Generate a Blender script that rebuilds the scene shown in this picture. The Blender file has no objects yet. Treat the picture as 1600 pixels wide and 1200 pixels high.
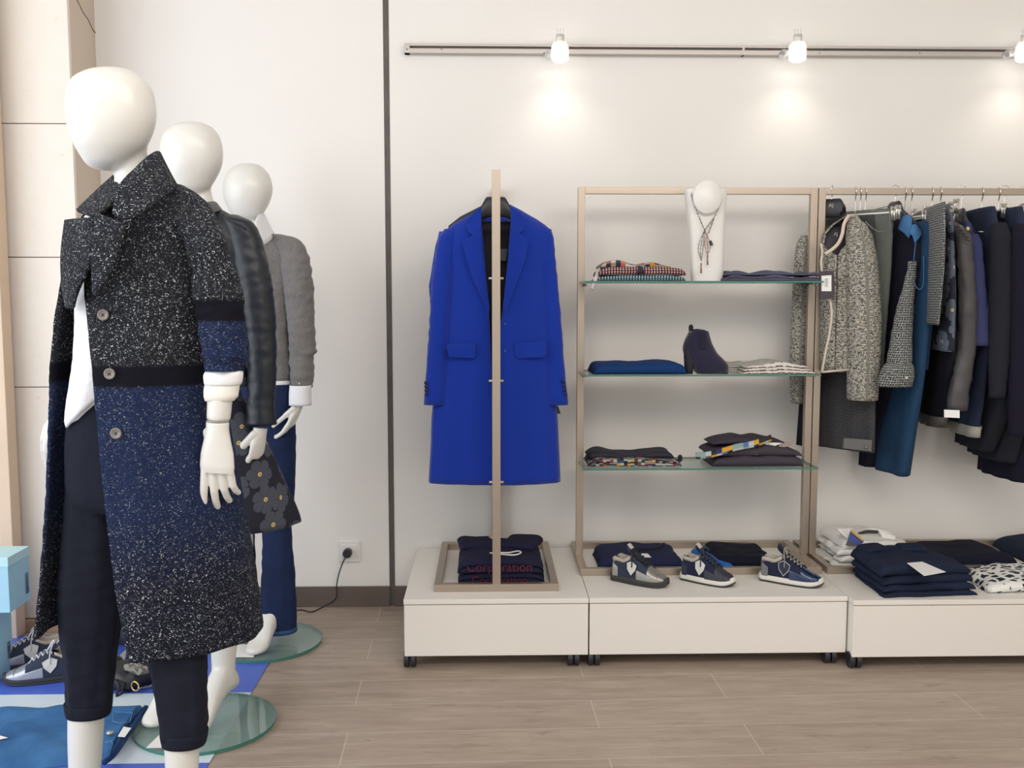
import bpy, math, random
from mathutils import Vector, Matrix, noise
R = math.radians
scene = bpy.context.scene
col = scene.collection

# ---------------------------------------------------------------- camera
F = 1500.0; YAW = math.atan(37/1500.); PIT = math.atan(137/1500.); CH = 1.30
cam_d = bpy.data.cameras.new('camera'); cam = bpy.data.objects.new('camera', cam_d); col.objects.link(cam)
cam_d.sensor_width = 36.0; cam_d.lens = F/1600*36.0; cam_d.clip_start = 0.05
cam.location = (0, 0, CH); cam.rotation_euler = (math.pi/2-PIT, 0, -YAW)
scene.camera = cam
# ---------------------------------------------------------------- world, lights, exposure
w = bpy.data.worlds.new('world'); scene.world = w; w.use_nodes = True
w.node_tree.nodes['Background'].inputs[0].default_value = (1.0, 0.975, 0.94, 1)
w.node_tree.nodes['Background'].inputs[1].default_value = 0.95
scene.view_settings.view_transform = 'Standard'; scene.view_settings.look = 'None'
scene.view_settings.gamma = 1; scene.view_settings.use_curve_mapping = False
scene.view_settings.exposure = 0.08
def area(name, loc, target, sx, sy, e, c):
    l = bpy.data.lights.new(name, 'AREA'); l.shape = 'RECTANGLE'; l.size = sx; l.size_y = sy; l.energy = e; l.color = c
    o = bpy.data.objects.new(name, l); col.objects.link(o); o.location = loc
    o.rotation_euler = (Vector(target)-Vector(loc)).to_track_quat('-Z', 'Y').to_euler(); return o
area('shopfront_daylight', (-3.2, 1.0, 1.5), (0.0, 3.4, 1.0), 3.0, 2.6, 66, (0.86, 0.93, 1.0))
area('unseen_overhead_light', (0.2, 0.9, 2.92), (0.4, 2.9, 0.6), 2.6, 1.6, 52, (1.0, 0.93, 0.85))  # unseen overhead lights, set well forward to soften the shelf shadows
area('unseen_overhead_light', (1.9, 0.6, 2.92), (1.6, 2.9, .6), 1.4, 1.0, 26, (1.0, 0.92, 0.83))

# ---------------------------------------------------------------- geometry from the survey of the room
def P(px, py, Y):
    cp, sp = math.cos(PIT), math.sin(PIT); cy, sy = math.cos(YAW), math.sin(YAW)
    a = (px-800)/F; b = -(py-600)/F
    d = Vector((sy*cp+a*cy+b*sy*sp, cy*cp-a*sy+b*cy*sp, -sp+b*cp))
    return Vector((0, 0, CH)) + d*(Y/d.y)
def Gd(px, py, z=0.0):
    d = P(px, py, 1.0)-Vector((0, 0, CH)); return Vector((0, 0, CH))+d*((z-CH)/d.z)

# ---------------------------------------------------------------- materials
MATS = {}
class NT:
    def __init__(s, name):
        s.m = bpy.data.materials.new(name); s.m.use_nodes = True; s.t = s.m.node_tree
        s.b = s.t.nodes['Principled BSDF']
    def n(s, typ, **kw):
        n = s.t.nodes.new(typ)
        for k, v in kw.items(): setattr(n, k, v)
        return n
    def l(s, a, b): s.t.links.new(a, b)
    def setin(s, n, i, v):
        if hasattr(v, 'is_linked') or hasattr(v, 'links'): s.l(v, n.inputs[i])
        else: n.inputs[i].default_value = v
    def math(s, op, a, b=0.0, c=0.0):
        n = s.n('ShaderNodeMath', operation=op); s.setin(n, 0, a); s.setin(n, 1, b)
        if op in ('MULTIPLY_ADD', 'COMPARE', 'SMOOTH_MIN'): s.setin(n, 2, c)
        return n.outputs[0]
    def mix(s, f, a, b):
        n = s.n('ShaderNodeMix', data_type='RGBA'); s.setin(n, 0, f)
        for i, v in ((6, a), (7, b)):
            if isinstance(v, tuple): n.inputs[i].default_value = (*v, 1)
            else: s.l(v, n.inputs[i])
        return n.outputs[2]
    def ramp(s, f, stops, interp='LINEAR'):
        n = s.n('ShaderNodeValToRGB'); s.l(f, n.inputs[0]); r = n.color_ramp; r.interpolation = interp
        while len(r.elements) < len(stops): r.elements.new(0.5)
        for e, (p, c) in zip(r.elements, stops):
            e.position = p; e.color = (*c, 1) if isinstance(c, tuple) else (c, c, c, 1)
        return n.outputs[0]
    def coord(s, kind='Object', scale=(1, 1, 1), rot=(0, 0, 0), loc=(0, 0, 0)):
        t = s.n('ShaderNodeTexCoord'); m = s.n('ShaderNodeMapping'); s.l(t.outputs[kind], m.inputs[0])
        m.inputs['Scale'].default_value = scale; m.inputs['Rotation'].default_value = rot; m.inputs['Location'].default_value = loc
        return m.outputs[0]
    def noise(s, vec, scale, detail=2.0, rough=0.5, out=0):
        n = s.n('ShaderNodeTexNoise'); s.l(vec, n.inputs['Vector']); n.inputs['Scale'].default_value = scale
        n.inputs['Detail'].default_value = detail; n.inputs['Roughness'].default_value = rough; return n.outputs[out]
    def bump(s, h, strength=0.3, dist=0.002):
        n = s.n('ShaderNodeBump'); s.l(h, n.inputs['Height']); n.inputs['Strength'].default_value = strength
        n.inputs['Distance'].default_value = dist; s.l(n.outputs[0], s.b.inputs['Normal'])
    def base(s, v):
        if isinstance(v, tuple): s.b.inputs['Base Color'].default_value = (*v, 1)
        else: s.l(v, s.b.inputs['Base Color'])
    def p(s, **kw):
        for k, v in kw.items(): s.b.inputs[k.replace('_', ' ')].default_value = v
        return s
def plain(name, c, rough=0.6, metal=0.0, bump=0.0, bscale=60, sheen=0.0, var=0.0, coat=0.0, spec=0.5):
    if name in MATS: return MATS[name]
    t = NT(name); t.p(Roughness=rough, Metallic=metal)
    t.b.inputs['Specular IOR Level'].default_value = spec
    if sheen: t.b.inputs['Sheen Weight'].default_value = sheen
    if coat: t.b.inputs['Coat Weight'].default_value = coat; t.b.inputs['Coat Roughness'].default_value = 0.12
    v = t.coord()
    if var:
        f = t.noise(v, 6, 3)
        t.base(t.mix(f, tuple(x*(1-var) for x in c), tuple(min(1, x*(1+var)) for x in c)))
    else: t.base(c)
    if bump: t.bump(t.noise(v, bscale, 3), bump, 0.002)
    MATS[name] = t.m; return t.m
def fabric(name, c, rough=0.9, weave=900, b=0.25, var=0.12, sheen=0.0, fold=0.0):
    if name in MATS: return MATS[name]
    t = NT(name); t.p(Roughness=rough); t.b.inputs['Specular IOR Level'].default_value = 0.2
    if sheen: t.b.inputs['Sheen Weight'].default_value = sheen; t.b.inputs['Sheen Roughness'].default_value = 0.5
    v = t.coord(); f = t.noise(v, weave, 2, 0.6)
    t.base(t.mix(f, tuple(x*(1-var) for x in c), tuple(min(1, x*(1+var)) for x in c)))
    big = t.noise(v, 14, 3, 0.55)
    h = t.math('MULTIPLY_ADD', big, fold*12 if fold else 2.0, f)
    t.bump(h, b, 0.003 if fold else 0.0012); MATS[name] = t.m; return t.m
def denim(name, c1, c2, rough=0.85, z=(1, 1, 0.15)):
    if name in MATS: return MATS[name]
    t = NT(name); t.p(Roughness=rough); t.b.inputs['Specular IOR Level'].default_value = 0.2
    v = t.coord(); a = t.noise(v, 5, 4, 0.6)
    v2 = t.coord(scale=z); f = t.noise(v2, 700, 2)
    k = t.ramp(a, [(0.3, 0.0), (0.7, 1.0)]); cc = t.mix(k, c1, c2)
    cc = t.mix(t.math('MULTIPLY', f, 0.35), cc, tuple(min(1, x*1.8+.02) for x in c2)); t.base(cc)
    t.bump(t.math('MULTIPLY_ADD', a, 4.0, f), 0.35, 0.002); MATS[name] = t.m; return t.m
def speckle(name, ZC):
    t = NT(name); t.p(Roughness=0.95); t.b.inputs['Specular IOR Level'].default_value = 0.15
    tc = t.n('ShaderNodeTexCoord'); v = tc.outputs['Object']
    sep = t.n('ShaderNodeSeparateXYZ'); t.l(v, sep.inputs[0]); z = sep.outputs[2]
    z = t.math('ADD', z, t.math('MULTIPLY', t.math('SUBTRACT', t.noise(v, 200, 1), 0.5), 0.012))
    wv = t.n('ShaderNodeVectorMath', operation='ADD'); t.l(v, wv.inputs[0])
    nv = t.n('ShaderNodeVectorMath', operation='SCALE'); t.l(t.noise(v, 60, 2, 0.5, 1), nv.inputs[0]); nv.inputs['Scale'].default_value = 0.02
    t.l(nv.outputs[0], wv.inputs[1])
    def specks(scale, rad, frac):
        vo = t.n('ShaderNodeTexVoronoi'); t.l(wv.outputs[0], vo.inputs['Vector']); vo.inputs['Scale'].default_value = scale
        s1 = t.math('LESS_THAN', vo.outputs['Distance'], rad)
        sp = t.n('ShaderNodeSeparateColor'); t.l(vo.outputs['Color'], sp.inputs[0])
        return t.math('MULTIPLY', s1, t.math('LESS_THAN', sp.outputs[0], frac)), sp.outputs[1]
    a, ca = specks(270, 0.36, 0.30); b, cb = specks(520, 0.40, 0.30)
    dens = t.noise(v, 9, 2)
    # base colour zones by height on the garment (dyed in the cloth)
    zr = t.math('MULTIPLY', z, 0.5)
    basec = t.ramp(zr, [(0.0, (.008, .008, .013)), (ZC[0]*.5, (.009, .010, .02)), (ZC[1]*.5, (.010, .018, .055)), (ZC[2]*.5-.0005, (.010, .018, .055)), (ZC[2]*.5, (.006, .006, .011)), (ZC[3]*.5-.0005, (.006, .006, .011)), (ZC[3]*.5, (.013, .014, .018)), (1, (.018, .019, .026))])
    amt = t.ramp(zr, [(0.0, 1.0), (ZC[0]*.5, 0.9), (ZC[1]*.5, 0.35), (ZC[2]*.5-.0005, 0.4), (ZC[2]*.5, 0.0), (ZC[3]*.5-.0005, 0.0), (ZC[3]*.5, 1.0), (1, 1.0)])
    speckc = t.mix(ca, (.18, .22, .28), (.62, .62, .60))
    fa = t.math('MULTIPLY', a, t.math('MULTIPLY', amt, t.math('ADD', dens, 0.35)))
    c = t.mix(t.math('MULTIPLY', t.math('MULTIPLY', b, amt), 0.40), basec, (.30, .34, .40)); c = t.mix(fa, c, speckc)
    t.base(c); t.bump(t.noise(v, 420, 3), 0.5, 0.003); return t.m
def boucle(name, dark, light, s=1.0, th=0.5):
    t = NT(name); t.p(Roughness=0.95); t.b.inputs['Specular IOR Level'].default_value = 0.15
    v1 = t.coord('UV', scale=(1, 3.2, 1)); v2 = t.coord('UV', scale=(3.2, 1, 1))
    a = t.noise(v1, 95*s, 3, 0.7); b = t.noise(v2, 95*s, 3, 0.7)
    m = t.math('MAXIMUM', t.ramp(a, [(th-.03, 0.0), (th+.05, 1.0)]), t.ramp(b, [(th-.01, 0.0), (th+.07, 1.0)]))
    big = t.noise(v1, 18, 2)
    c = t.mix(m, light, dark); c = t.mix(t.math('MULTIPLY', big, 0.35), c, tuple(x*.8 for x in light))
    t.base(c); t.bump(t.math('ADD', a, b), 0.8, 0.004); return t.m
def flowers(name, scale, bg, petal, cen=(.75, .52, .18)):
    t = NT(name); t.p(Roughness=0.85)
    v = t.coord('UV', scale=(scale, scale, scale))
    vo = t.n('ShaderNodeTexVoronoi', voronoi_dimensions='2D'); t.l(v, vo.inputs['Vector']); vo.inputs['Scale'].default_value = 1.0
    vo.inputs['Randomness'].default_value = 0.95
    d = t.n('ShaderNodeVectorMath', operation='SUBTRACT'); t.l(v, d.inputs[0]); t.l(vo.outputs['Position'], d.inputs[1])
    sp = t.n('ShaderNodeSeparateXYZ'); t.l(d.outputs[0], sp.inputs[0])
    sc = t.n('ShaderNodeSeparateColor'); t.l(vo.outputs['Color'], sc.inputs[0])
    ang = t.math('ADD', t.math('ARCTAN2', sp.outputs[1], sp.outputs[0]), t.math('MULTIPLY', sc.outputs[0], 6.28))
    r = t.n('ShaderNodeVectorMath', operation='LENGTH'); t.l(d.outputs[0], r.inputs[0]); r = r.outputs['Value']
    pet = t.math('ABSOLUTE', t.math('SINE', t.math('MULTIPLY', ang, 3.0)))
    rad = t.math('MULTIPLY_ADD', t.math('POWER', pet, 0.4), 0.17, t.math('MULTIPLY_ADD', sc.outputs[1], 0.08, 0.33))
    f = t.math('LESS_THAN', r, rad)
    vein = t.math('LESS_THAN', t.math('ABSOLUTE', t.math('SINE', t.math('MULTIPLY', ang, 3.0))), 0.10)
    pc = t.mix(t.math('MULTIPLY', vein, 0.5), petal, bg)
    c = t.mix(f, bg, pc)
    c = t.mix(t.math('LESS_THAN', r, 0.075), c, cen); c = t.mix(t.math('LESS_THAN', r, 0.04), c, (.25, .15, .05))
    t.base(c); return t.m
def patch(name, cols, sx=60, sy=30, seed=0.0, kind='UV', rough=.85):
    t = NT(name); t.p(Roughness=rough)
    v = t.coord(kind, scale=(sx, sy, sy), loc=(seed, seed*.7, 0))
    fl = t.n('ShaderNodeVectorMath', operation='FLOOR'); t.l(v, fl.inputs[0])
    wn = t.n('ShaderNodeTexWhiteNoise', noise_dimensions='3D'); t.l(fl.outputs[0], wn.inputs['Vector'])
    st = [(i/len(cols), c) for i, c in enumerate(cols)]
    t.base(t.ramp(wn.outputs['Value'], st, 'CONSTANT')); return t.m
def check(name, c1, c2, c3, s=60, w=0.35):
    t = NT(name); t.p(Roughness=0.85)
    v = t.coord('UV', scale=(s, s, s)); sp = t.n('ShaderNodeSeparateXYZ'); t.l(v, sp.inputs[0])
    a = t.math('LESS_THAN', t.math('FRACT', sp.outputs[0]), w); b = t.math('LESS_THAN', t.math('FRACT', sp.outputs[1]), w)
    c = t.mix(a, c1, c2); c = t.mix(t.math('MULTIPLY', b, 0.7), c, c3); c = t.mix(t.math('MULTIPLY', a, b), c, c3); t.base(c); return t.m
def dots(name, dark, light, s=220, th=0.35):
    t = NT(name); t.p(Roughness=0.85); v = t.coord('UV', scale=(s, s, s))
    vo = t.n('ShaderNodeTexVoronoi', voronoi_dimensions='2D'); t.l(v, vo.inputs['Vector']); vo.inputs['Scale'].default_value = 1
    vo.inputs['Randomness'].default_value = 0.25
    t.base(t.mix(t.math('LESS_THAN', vo.outputs['Distance'], th), light, dark)); return t.m
def animal(name):
    t = NT(name); t.p(Roughness=0.85); v = t.coord('Object', scale=(1, 1.5, 1.2))
    vo = t.n('ShaderNodeTexVoronoi', feature='DISTANCE_TO_EDGE'); wv = t.n('ShaderNodeVectorMath', operation='ADD'); t.l(v, wv.inputs[0])
    sc = t.n('ShaderNodeVectorMath', operation='SCALE'); t.l(t.noise(v, 30, 2, .5, 1), sc.inputs[0]); sc.inputs['Scale'].default_value = .03; t.l(sc.outputs[0], wv.inputs[1])
    t.l(wv.outputs[0], vo.inputs['Vector']); vo.inputs['Scale'].default_value = 24
    f = t.ramp(vo.outputs['Distance'], [(.15, 0.0), (.18, 1.0)]); t.base(t.mix(f, (.78, .78, .74), (.012, .014, .045))); return t.m
def thinglass(name, c, refl=.5, haze=0.0, hc=(.58, .78, .74)):
    """clear sheet glass: tinted see-through with a Fresnel reflection"""
    t = NT(name); t.t.nodes.remove(t.b); out = [n for n in t.t.nodes if n.type == 'OUTPUT_MATERIAL'][0]
    tr = t.n('ShaderNodeBsdfTransparent'); tr.inputs[0].default_value = (*c, 1); gl = t.n('ShaderNodeBsdfGlossy'); gl.inputs['Roughness'].default_value = .02
    fr = t.n('ShaderNodeFresnel'); fr.inputs[0].default_value = 1.45; mx = t.n('ShaderNodeMixShader')
    t.l(t.math('MULTIPLY', fr.outputs[0], refl), mx.inputs[0]); t.l(tr.outputs[0], mx.inputs[1]); t.l(gl.outputs[0], mx.inputs[2]); 
    res = mx.outputs[0]
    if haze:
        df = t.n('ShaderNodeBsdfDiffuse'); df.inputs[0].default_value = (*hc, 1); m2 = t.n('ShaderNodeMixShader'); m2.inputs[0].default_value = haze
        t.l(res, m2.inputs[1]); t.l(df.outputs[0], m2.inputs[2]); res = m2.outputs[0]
    t.l(res, out.inputs[0]); return t.m
def glass(name, c, rough=0.0):
    t = NT(name); t.base(c); t.p(Roughness=rough, IOR=1.45); t.b.inputs['Transmission Weight'].default_value = 1.0; return t.m
def emit(name, c, s):
    t = NT(name); t.base(c); t.b.inputs['Emission Color'].default_value = (*c, 1); t.b.inputs['Emission Strength'].default_value = s; return t.m

# ---------------------------------------------------------------- object helpers
def origin_of(o):
    v = Vector((0, 0, 0))
    while o: v += o.location; o = o.parent
    return v
def mk(name, verts, faces, mat, parent=None, local=False, uv=None, smooth=True, mats=None, fm=None, keep=False):
    """one mesh object; vertices are given in room coordinates unless local"""
    verts = [Vector(v) for v in verts]
    off = Vector((0, 0, 0)); loc = Vector((0, 0, 0))
    if not local:
        if parent: off = origin_of(parent)
        elif not keep:
            xs = [v.x for v in verts]; ys = [v.y for v in verts]; zs = [v.z for v in verts]
            off = Vector(((min(xs)+max(xs))/2, (min(ys)+max(ys))/2, min(zs))); loc = off.copy()
    me = bpy.data.meshes.new(name); me.from_pydata([v-off for v in verts], [], faces)
    for m in (mats or [mat]): me.materials.append(m)
    if fm:
        for p, i in zip(me.polygons, fm): p.material_index = i
    if uv:
        l = me.uv_layers.new(name='UVMap')
        for p in me.polygons:
            for li, vi in zip(p.loop_indices, p.vertices): l.data[li].uv = uv[vi] if vi < len(uv) else (0, 0)
    for p in me.polygons: p.use_smooth = smooth
    me.update(); o = bpy.data.objects.new(name, me); col.objects.link(o); o.location = loc
    if parent: o.parent = parent
    return o
def tag(o, label, cat=None, group=None):
    o['label'] = label
    if cat: o['category'] = cat
    if group: o['group'] = group
    return o
def thing(name, label, cat, loc, rz=0.0, group=None):
    o = bpy.data.objects.new(name, None); col.objects.link(o); o.empty_display_size = 0.05
    o.location = loc; o.rotation_euler = (0, 0, rz); return tag(o, label, cat, group)
def struct(o): o['kind'] = 'structure'; return o
def solid(o, t, offset=-1.0):
    m = o.modifiers.new('s', 'SOLIDIFY'); m.thickness = t; m.offset = offset; return o
def sub(o, n=1):
    m = o.modifiers.new('u', 'SUBSURF'); m.levels = n; m.render_levels = n; return o
def bev(o, wd=0.002, n=2):
    m = o.modifiers.new('b', 'BEVEL'); m.width = wd; m.segments = n; m.limit_method = 'ANGLE'; m.angle_limit = R(40)
    for p in o.data.polygons: p.use_smooth = True
    m2 = o.modifiers.new('w', 'WEIGHTED_NORMAL'); m2.keep_sharp = True; return o
def remesh(o, v, smooth=8):
    m = o.modifiers.new('r', 'REMESH'); m.mode = 'VOXEL'; m.voxel_size = v; m.use_smooth_shade = True
    m2 = o.modifiers.new('sm', 'SMOOTH'); m2.iterations = smooth; m2.factor = 0.5; return o
def boxvf(x0, x1, y0, y1, z0, z1):
    v = [(x, y, z) for x in (x0, x1) for y in (y0, y1) for z in (z0, z1)]
    f = [(0, 1, 3, 2), (4, 6, 7, 5), (0, 4, 5, 1), (2, 3, 7, 6), (0, 2, 6, 4), (1, 5, 7, 3)]
    return v, f
class MB:
    def __init__(s): s.v = []; s.f = []; s.uv = []
    def add(s, v, f, uv=None):
        n = len(s.v); s.v += [Vector(x) for x in v]; s.f += [tuple(i+n for i in q) for q in f]
        s.uv += list(uv) if uv else [(0, 0)]*len(v); return s
    def box(s, *a): return s.add(*boxvf(*a))
    def mk(s, name, mat, parent=None, **k): return mk(name, s.v, s.f, mat, parent, uv=s.uv if any(u != (0, 0) for u in s.uv) else None, **k)
def box(name, b, mat, parent=None, bw=0.002, **k):
    o = mk(name, *boxvf(*b), mat, parent, smooth=False, **k)
    if bw: bev(o, bw)
    return o
def loft(rings, closed=True, caps=True):
    n = len(rings[0]); v = []; f = []; uv = []
    vv = 0.0; prev = None
    for r in rings:
        r = [Vector(p) for p in r]
        if prev: vv += sum((a-b).length for a, b in zip(r, prev))/n
        u = 0.0
        for i, p in enumerate(r):
            if i: u += (p-r[i-1]).length
            v.append(p); uv.append((u, vv))
        prev = r
    m = len(rings)
    for j in range(m-1):
        for i in range(n if closed else n-1):
            a = j*n+i; b = j*n+(i+1) % n
            f.append((a, b, b+n, a+n))
    if caps and closed:
        f.append(tuple(range(n))[::-1]); f.append(tuple(range((m-1)*n, m*n)))
    return v, f, uv
def interp(rows, y):
    if y <= rows[0][0]: return rows[0][1:]
    for a, b in zip(rows, rows[1:]):
        if y <= b[0]:
            t = (y-a[0])/(b[0]-a[0]+1e-9); t2 = t
            return tuple(p+(q-p)*t2 for p, q in zip(a[1:], b[1:]))
    return rows[-1][1:]
def smoothrows(rows, step=8):
    """catmull-rom resample of (key, values...) rows"""
    out = []
    for i in range(len(rows)-1):
        p0 = rows[max(i-1, 0)]; p1 = rows[i]; p2 = rows[i+1]; p3 = rows[min(i+2, len(rows)-1)]
        n = max(1, int(round(abs(p2[0]-p1[0])/step)))
        for k in range(n):
            t = k/n; r = [p1[0]+(p2[0]-p1[0])*t]
            for a, b, c, d in zip(p0[1:], p1[1:], p2[1:], p3[1:]):
                r.append(.5*((2*b)+(-a+c)*t+(2*a-5*b+4*c-d)*t*t+(-a+3*b-3*c+d)*t*t*t))
            out.append(tuple(r))
    out.append(tuple(rows[-1])); return out
def ringpt(c, a, b, ang, ex=2.0, rot=0.0):
    s, k = math.sin(ang), -math.cos(ang)
    e = 2.0/ex
    x = a*math.copysign(abs(s)**e, s); y = b*math.copysign(abs(k)**e, k)
    return Vector((c[0]+x*math.cos(rot)-y*math.sin(rot), c[1]+x*math.sin(rot)+y*math.cos(rot), c[2]))
def fnoise(p, s, seed=0): return noise.noise(Vector((p[0]*s+seed*7.3, p[1]*s+seed*3.1, p[2]*s)))
def sil(rows, Y, ratio=.7, N=40, ex=2.0, step=8, fold=0.0, fs=5, seed=0, fz=1.0, bmax=None, g=None, wr=0.0):
    """rings for rows (py, left px, right px[, depth offset]) around depth Y. fold: vertical drape, wr: cross wrinkles. g(row)->(a0,a1) opens the ring"""
    rings = []
    rows = [r if len(r) > 3 else (*r, 0.0) for r in rows]; rows = smoothrows(rows, step)
    k0 = rows[0][0]; k1 = rows[-1][0]
    for r in rows:
        y, L, Rr, dy = r; Yc = Y+dy
        pl = P(L, y, Yc); pr = P(Rr, y, Yc); c = (pl+pr)/2; a = abs(pr.x-pl.x)/2; b = a*ratio
        if bmax: b = min(b, bmax)
        t = (y-k0)/(k1-k0+1e-9)
        a0, a1 = g(y, c, a, b) if g else (0, 2*math.pi)
        M = N if not g else N-1
        ring = []
        for i in range(N):
            th = a0+(a1-a0)*i/M
            p = ringpt(c, a, b, th, ex)
            q = 1.0
            if fold:
                am = fold*(t**fz); q = am*(math.sin(fs*th+seed*2+1.2*math.sin(t*2.5+seed))*.6+.5*math.sin(2.3*fs*th+seed*5+t))
            else: q = 0
            if wr: q += wr*(fnoise((p.x*.6, p.y*.6, p.z*1.6), 28, seed)+.6*fnoise((th*.08, t*.3, p.z*2), 30, seed+3))
            d = Vector((p.x-c.x, p.y-c.y, 0)); d = d.normalized() if d.length > 1e-6 else d
            ring.append(p+d*q)
        rings.append(ring)
    return rings
def tube(pts, rad, n=8, cap=True, ell=1.0):
    pts = [Vector(p) for p in pts]; rings = []; up = Vector((.13, .2, 1)).normalized()
    rads = rad if isinstance(rad, (list, tuple)) else [rad]*len(pts)
    for i, p in enumerate(pts):
        t = (pts[min(i+1, len(pts)-1)]-pts[max(i-1, 0)]).normalized()
        s = t.cross(up)
        if s.length < 1e-3: s = t.cross(Vector((1, 0, 0)))
        s.normalize(); q = s.cross(t).normalized(); up = q if abs(q.dot(up)) > .05 else up
        rings.append([p+s*math.cos(2*math.pi*k/n)*rads[i]+q*math.sin(2*math.pi*k/n)*rads[i]*ell for k in range(n)])
    return loft(rings, True, cap)
def curve(pts, n=8):
    pts = [Vector(p) for p in pts]; o = []
    for i in range(len(pts)-1):
        a = pts[max(i-1, 0)]; b = pts[i]; c = pts[i+1]; d = pts[min(i+2, len(pts)-1)]
        for k in range(n):
            t = k/n; o.append(.5*((2*b)+(-a+c)*t+(2*a-5*b+4*c-d)*t*t+(-a+3*b-3*c+d)*t*t*t))
    o.append(pts[-1]); return o
def capsule(p, q, r0, r1, n=14):
    p = Vector(p); q = Vector(q); d = (q-p).normalized(); pts = []; rs = []
    for k in range(5):
        a = math.pi/2*(1-k/4)
        pts.append(p-d*r0*math.sin(a)); rs.append(max(r0*math.cos(a), r0*.05))
    for k in range(5):
        a = math.pi/2*k/4
        pts.append(q+d*r1*math.sin(a)); rs.append(max(r1*math.cos(a), r1*.05))
    return tube(pts, rs, n)
def disc(c, r, h, n=48, axis='Z'):
    v = []; 
    for zz in (0, h):
        for i in range(n):
            a = 2*math.pi*i/n
            if axis == 'Z': v.append((c[0]+r*math.cos(a), c[1]+r*math.sin(a), c[2]+zz))
            elif axis == 'Y': v.append((c[0]+r*math.cos(a), c[1]+zz, c[2]+r*math.sin(a)))
            else: v.append((c[0]+zz, c[1]+r*math.cos(a), c[2]+r*math.sin(a)))
    f = [(i, (i+1) % n, n+(i+1) % n, n+i) for i in range(n)]+[tuple(range(n))[::-1], tuple(range(n, 2*n))]
    return v, f
def plate(pts, t, nrm=(0, -1, 0)):
    """extruded outline (room points, planar-ish) with thickness t along nrm"""
    pts = [Vector(p) for p in pts]; n = len(pts); d = Vector(nrm).normalized()*t
    v = pts+[p+d for p in pts]
    f = [tuple(range(n))[::-1], tuple(range(n, 2*n))]+[(i, (i+1) % n, n+(i+1) % n, n+i) for i in range(n)]
    return v, f
def text(name, body, size, loc, rot, mat, parent=None, ext=0.0004, align='CENTER', local=False):
    c = bpy.data.curves.new(name, 'FONT'); c.body = body; c.size = size; c.extrude = ext; c.align_x = align; c.align_y = 'CENTER'
    co = bpy.data.objects.new(name, c); col.objects.link(co); bpy.context.view_layer.update()
    me = bpy.data.meshes.new_from_object(co.evaluated_get(bpy.context.evaluated_depsgraph_get())); bpy.data.objects.remove(co)
    me.materials.clear(); me.materials.append(mat); o = bpy.data.objects.new(name, me); col.objects.link(o)
    o.location = Vector(loc)-(origin_of(parent) if parent and not local else Vector((0, 0, 0))); o.rotation_euler = rot
    if parent: o.parent = parent
    return o

mWhite = plain('white_mannequin_gloss', (.70, .69, .65), .36, coat=.25)
mMetal = plain('champagne_metal', (.44, .37, .305), .36, .8, .05, 200)
mMetalBright = plain('chrome', (.75, .72, .68), .2, 1.0)
mBlackPlastic = plain('black_plastic', (.022, .022, .028), .42)
mLam = plain('cream_laminate', (.80, .77, .72), .45)
mGlass = thinglass('pale_green_glass', (.93, .975, .96)); mGlassBase = thinglass('tinted_green_glass', (.90, .97, .95), .7, .17); mGlassEdge = plain('green_glass_edge', (.05, .20, .16), .15)  # bases carry a pale diffuse haze, painted in as bright window reflection
mCard = plain('white_card', (.85, .85, .84), .6)

# ================================================================ ROOM
WY = 3.96
t = NT('painted_wall'); v = t.coord(); f = t.noise(v, 3, 3)
t.base(t.mix(f, (.80, .775, .74), (.83, .81, .78))); t.p(Roughness=.8); t.bump(t.noise(v, 40, 4), .08, .002); mWall = t.m
t = NT('wood_look_tiles'); t.p(Roughness=.42)
v = t.coord(rot=(0, 0, R(-1.5)), loc=(.35, -.025, 0))
br = t.n('ShaderNodeTexBrick'); t.l(v, br.inputs['Vector']); br.offset = .37
br.inputs['Scale'].default_value = 1; br.inputs['Brick Width'].default_value = 1.2; br.inputs['Row Height'].default_value = .197
br.inputs['Mortar Size'].default_value = .0016; br.inputs['Mortar Smooth'].default_value = .1; br.inputs['Bias'].default_value = 0
br.inputs['Color1'].default_value = (.31, .242, .192, 1); br.inputs['Color2'].default_value = (.36, .285, .228, 1); br.inputs['Mortar'].default_value = (.52, .45, .39, 1)
g1 = t.noise(t.coord(scale=(1.0, 7, 1)), 3.5, 6, .62); g2 = t.noise(t.coord(scale=(1, 14, 1)), 9, 4, .7); kn = t.noise(t.coord(scale=(1, 3.5, 1)), 4.5, 5, .75)
c = t.mix(t.ramp(g1, [(.35, 0.0), (.7, .8)]), br.outputs['Color'], (.46, .38, .315))
c = t.mix(t.ramp(g2, [(.48, 0.0), (.72, .65)]), c, (.26, .20, .16))
c = t.mix(t.ramp(kn, [(.6, 0.0), (.72, .6)]), c, (.15, .115, .095))
t.base(t.mix(br.outputs['Fac'], c, (.52, .45, .39))); t.bump(g2, .08, .002); mFloor = t.m
struct(mk('floor', *boxvf(-3.4, 3.4, -1.2, WY+.06, -.05, 0), mFloor, smooth=False, keep=True))
struct(box('wall_back', (-.395, 3.4, WY, WY+.08, 0, 3.0), mWall, bw=0))
struct(box('wall_back_left', (-3.4, -.418, WY, WY+.08, 0, 3.0), mWall, bw=0))
t = NT('grey_joint'); v = t.coord(scale=(1, 1, .3)); n_ = t.noise(v, 30, 5, .7)
t.base(t.mix(n_, (.035, .03, .028), (.16, .145, .13))); t.p(Roughness=.6); t.bump(n_, .5, .004)
struct(box('trim_1', (-.4175, -.3955, WY-.002, WY+.05, 0, 3.0), t.m, bw=0))
struct(box('ceiling', (-3.4, 3.4, -1.2, WY+.08, 3.0, 3.05), plain('ceiling_paint', (.8, .78, .75), .9), bw=0))
struct(box('wall_right', (3.4, 3.45, -1.2, WY+.08, 0, 3.0), mWall, bw=0))
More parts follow.
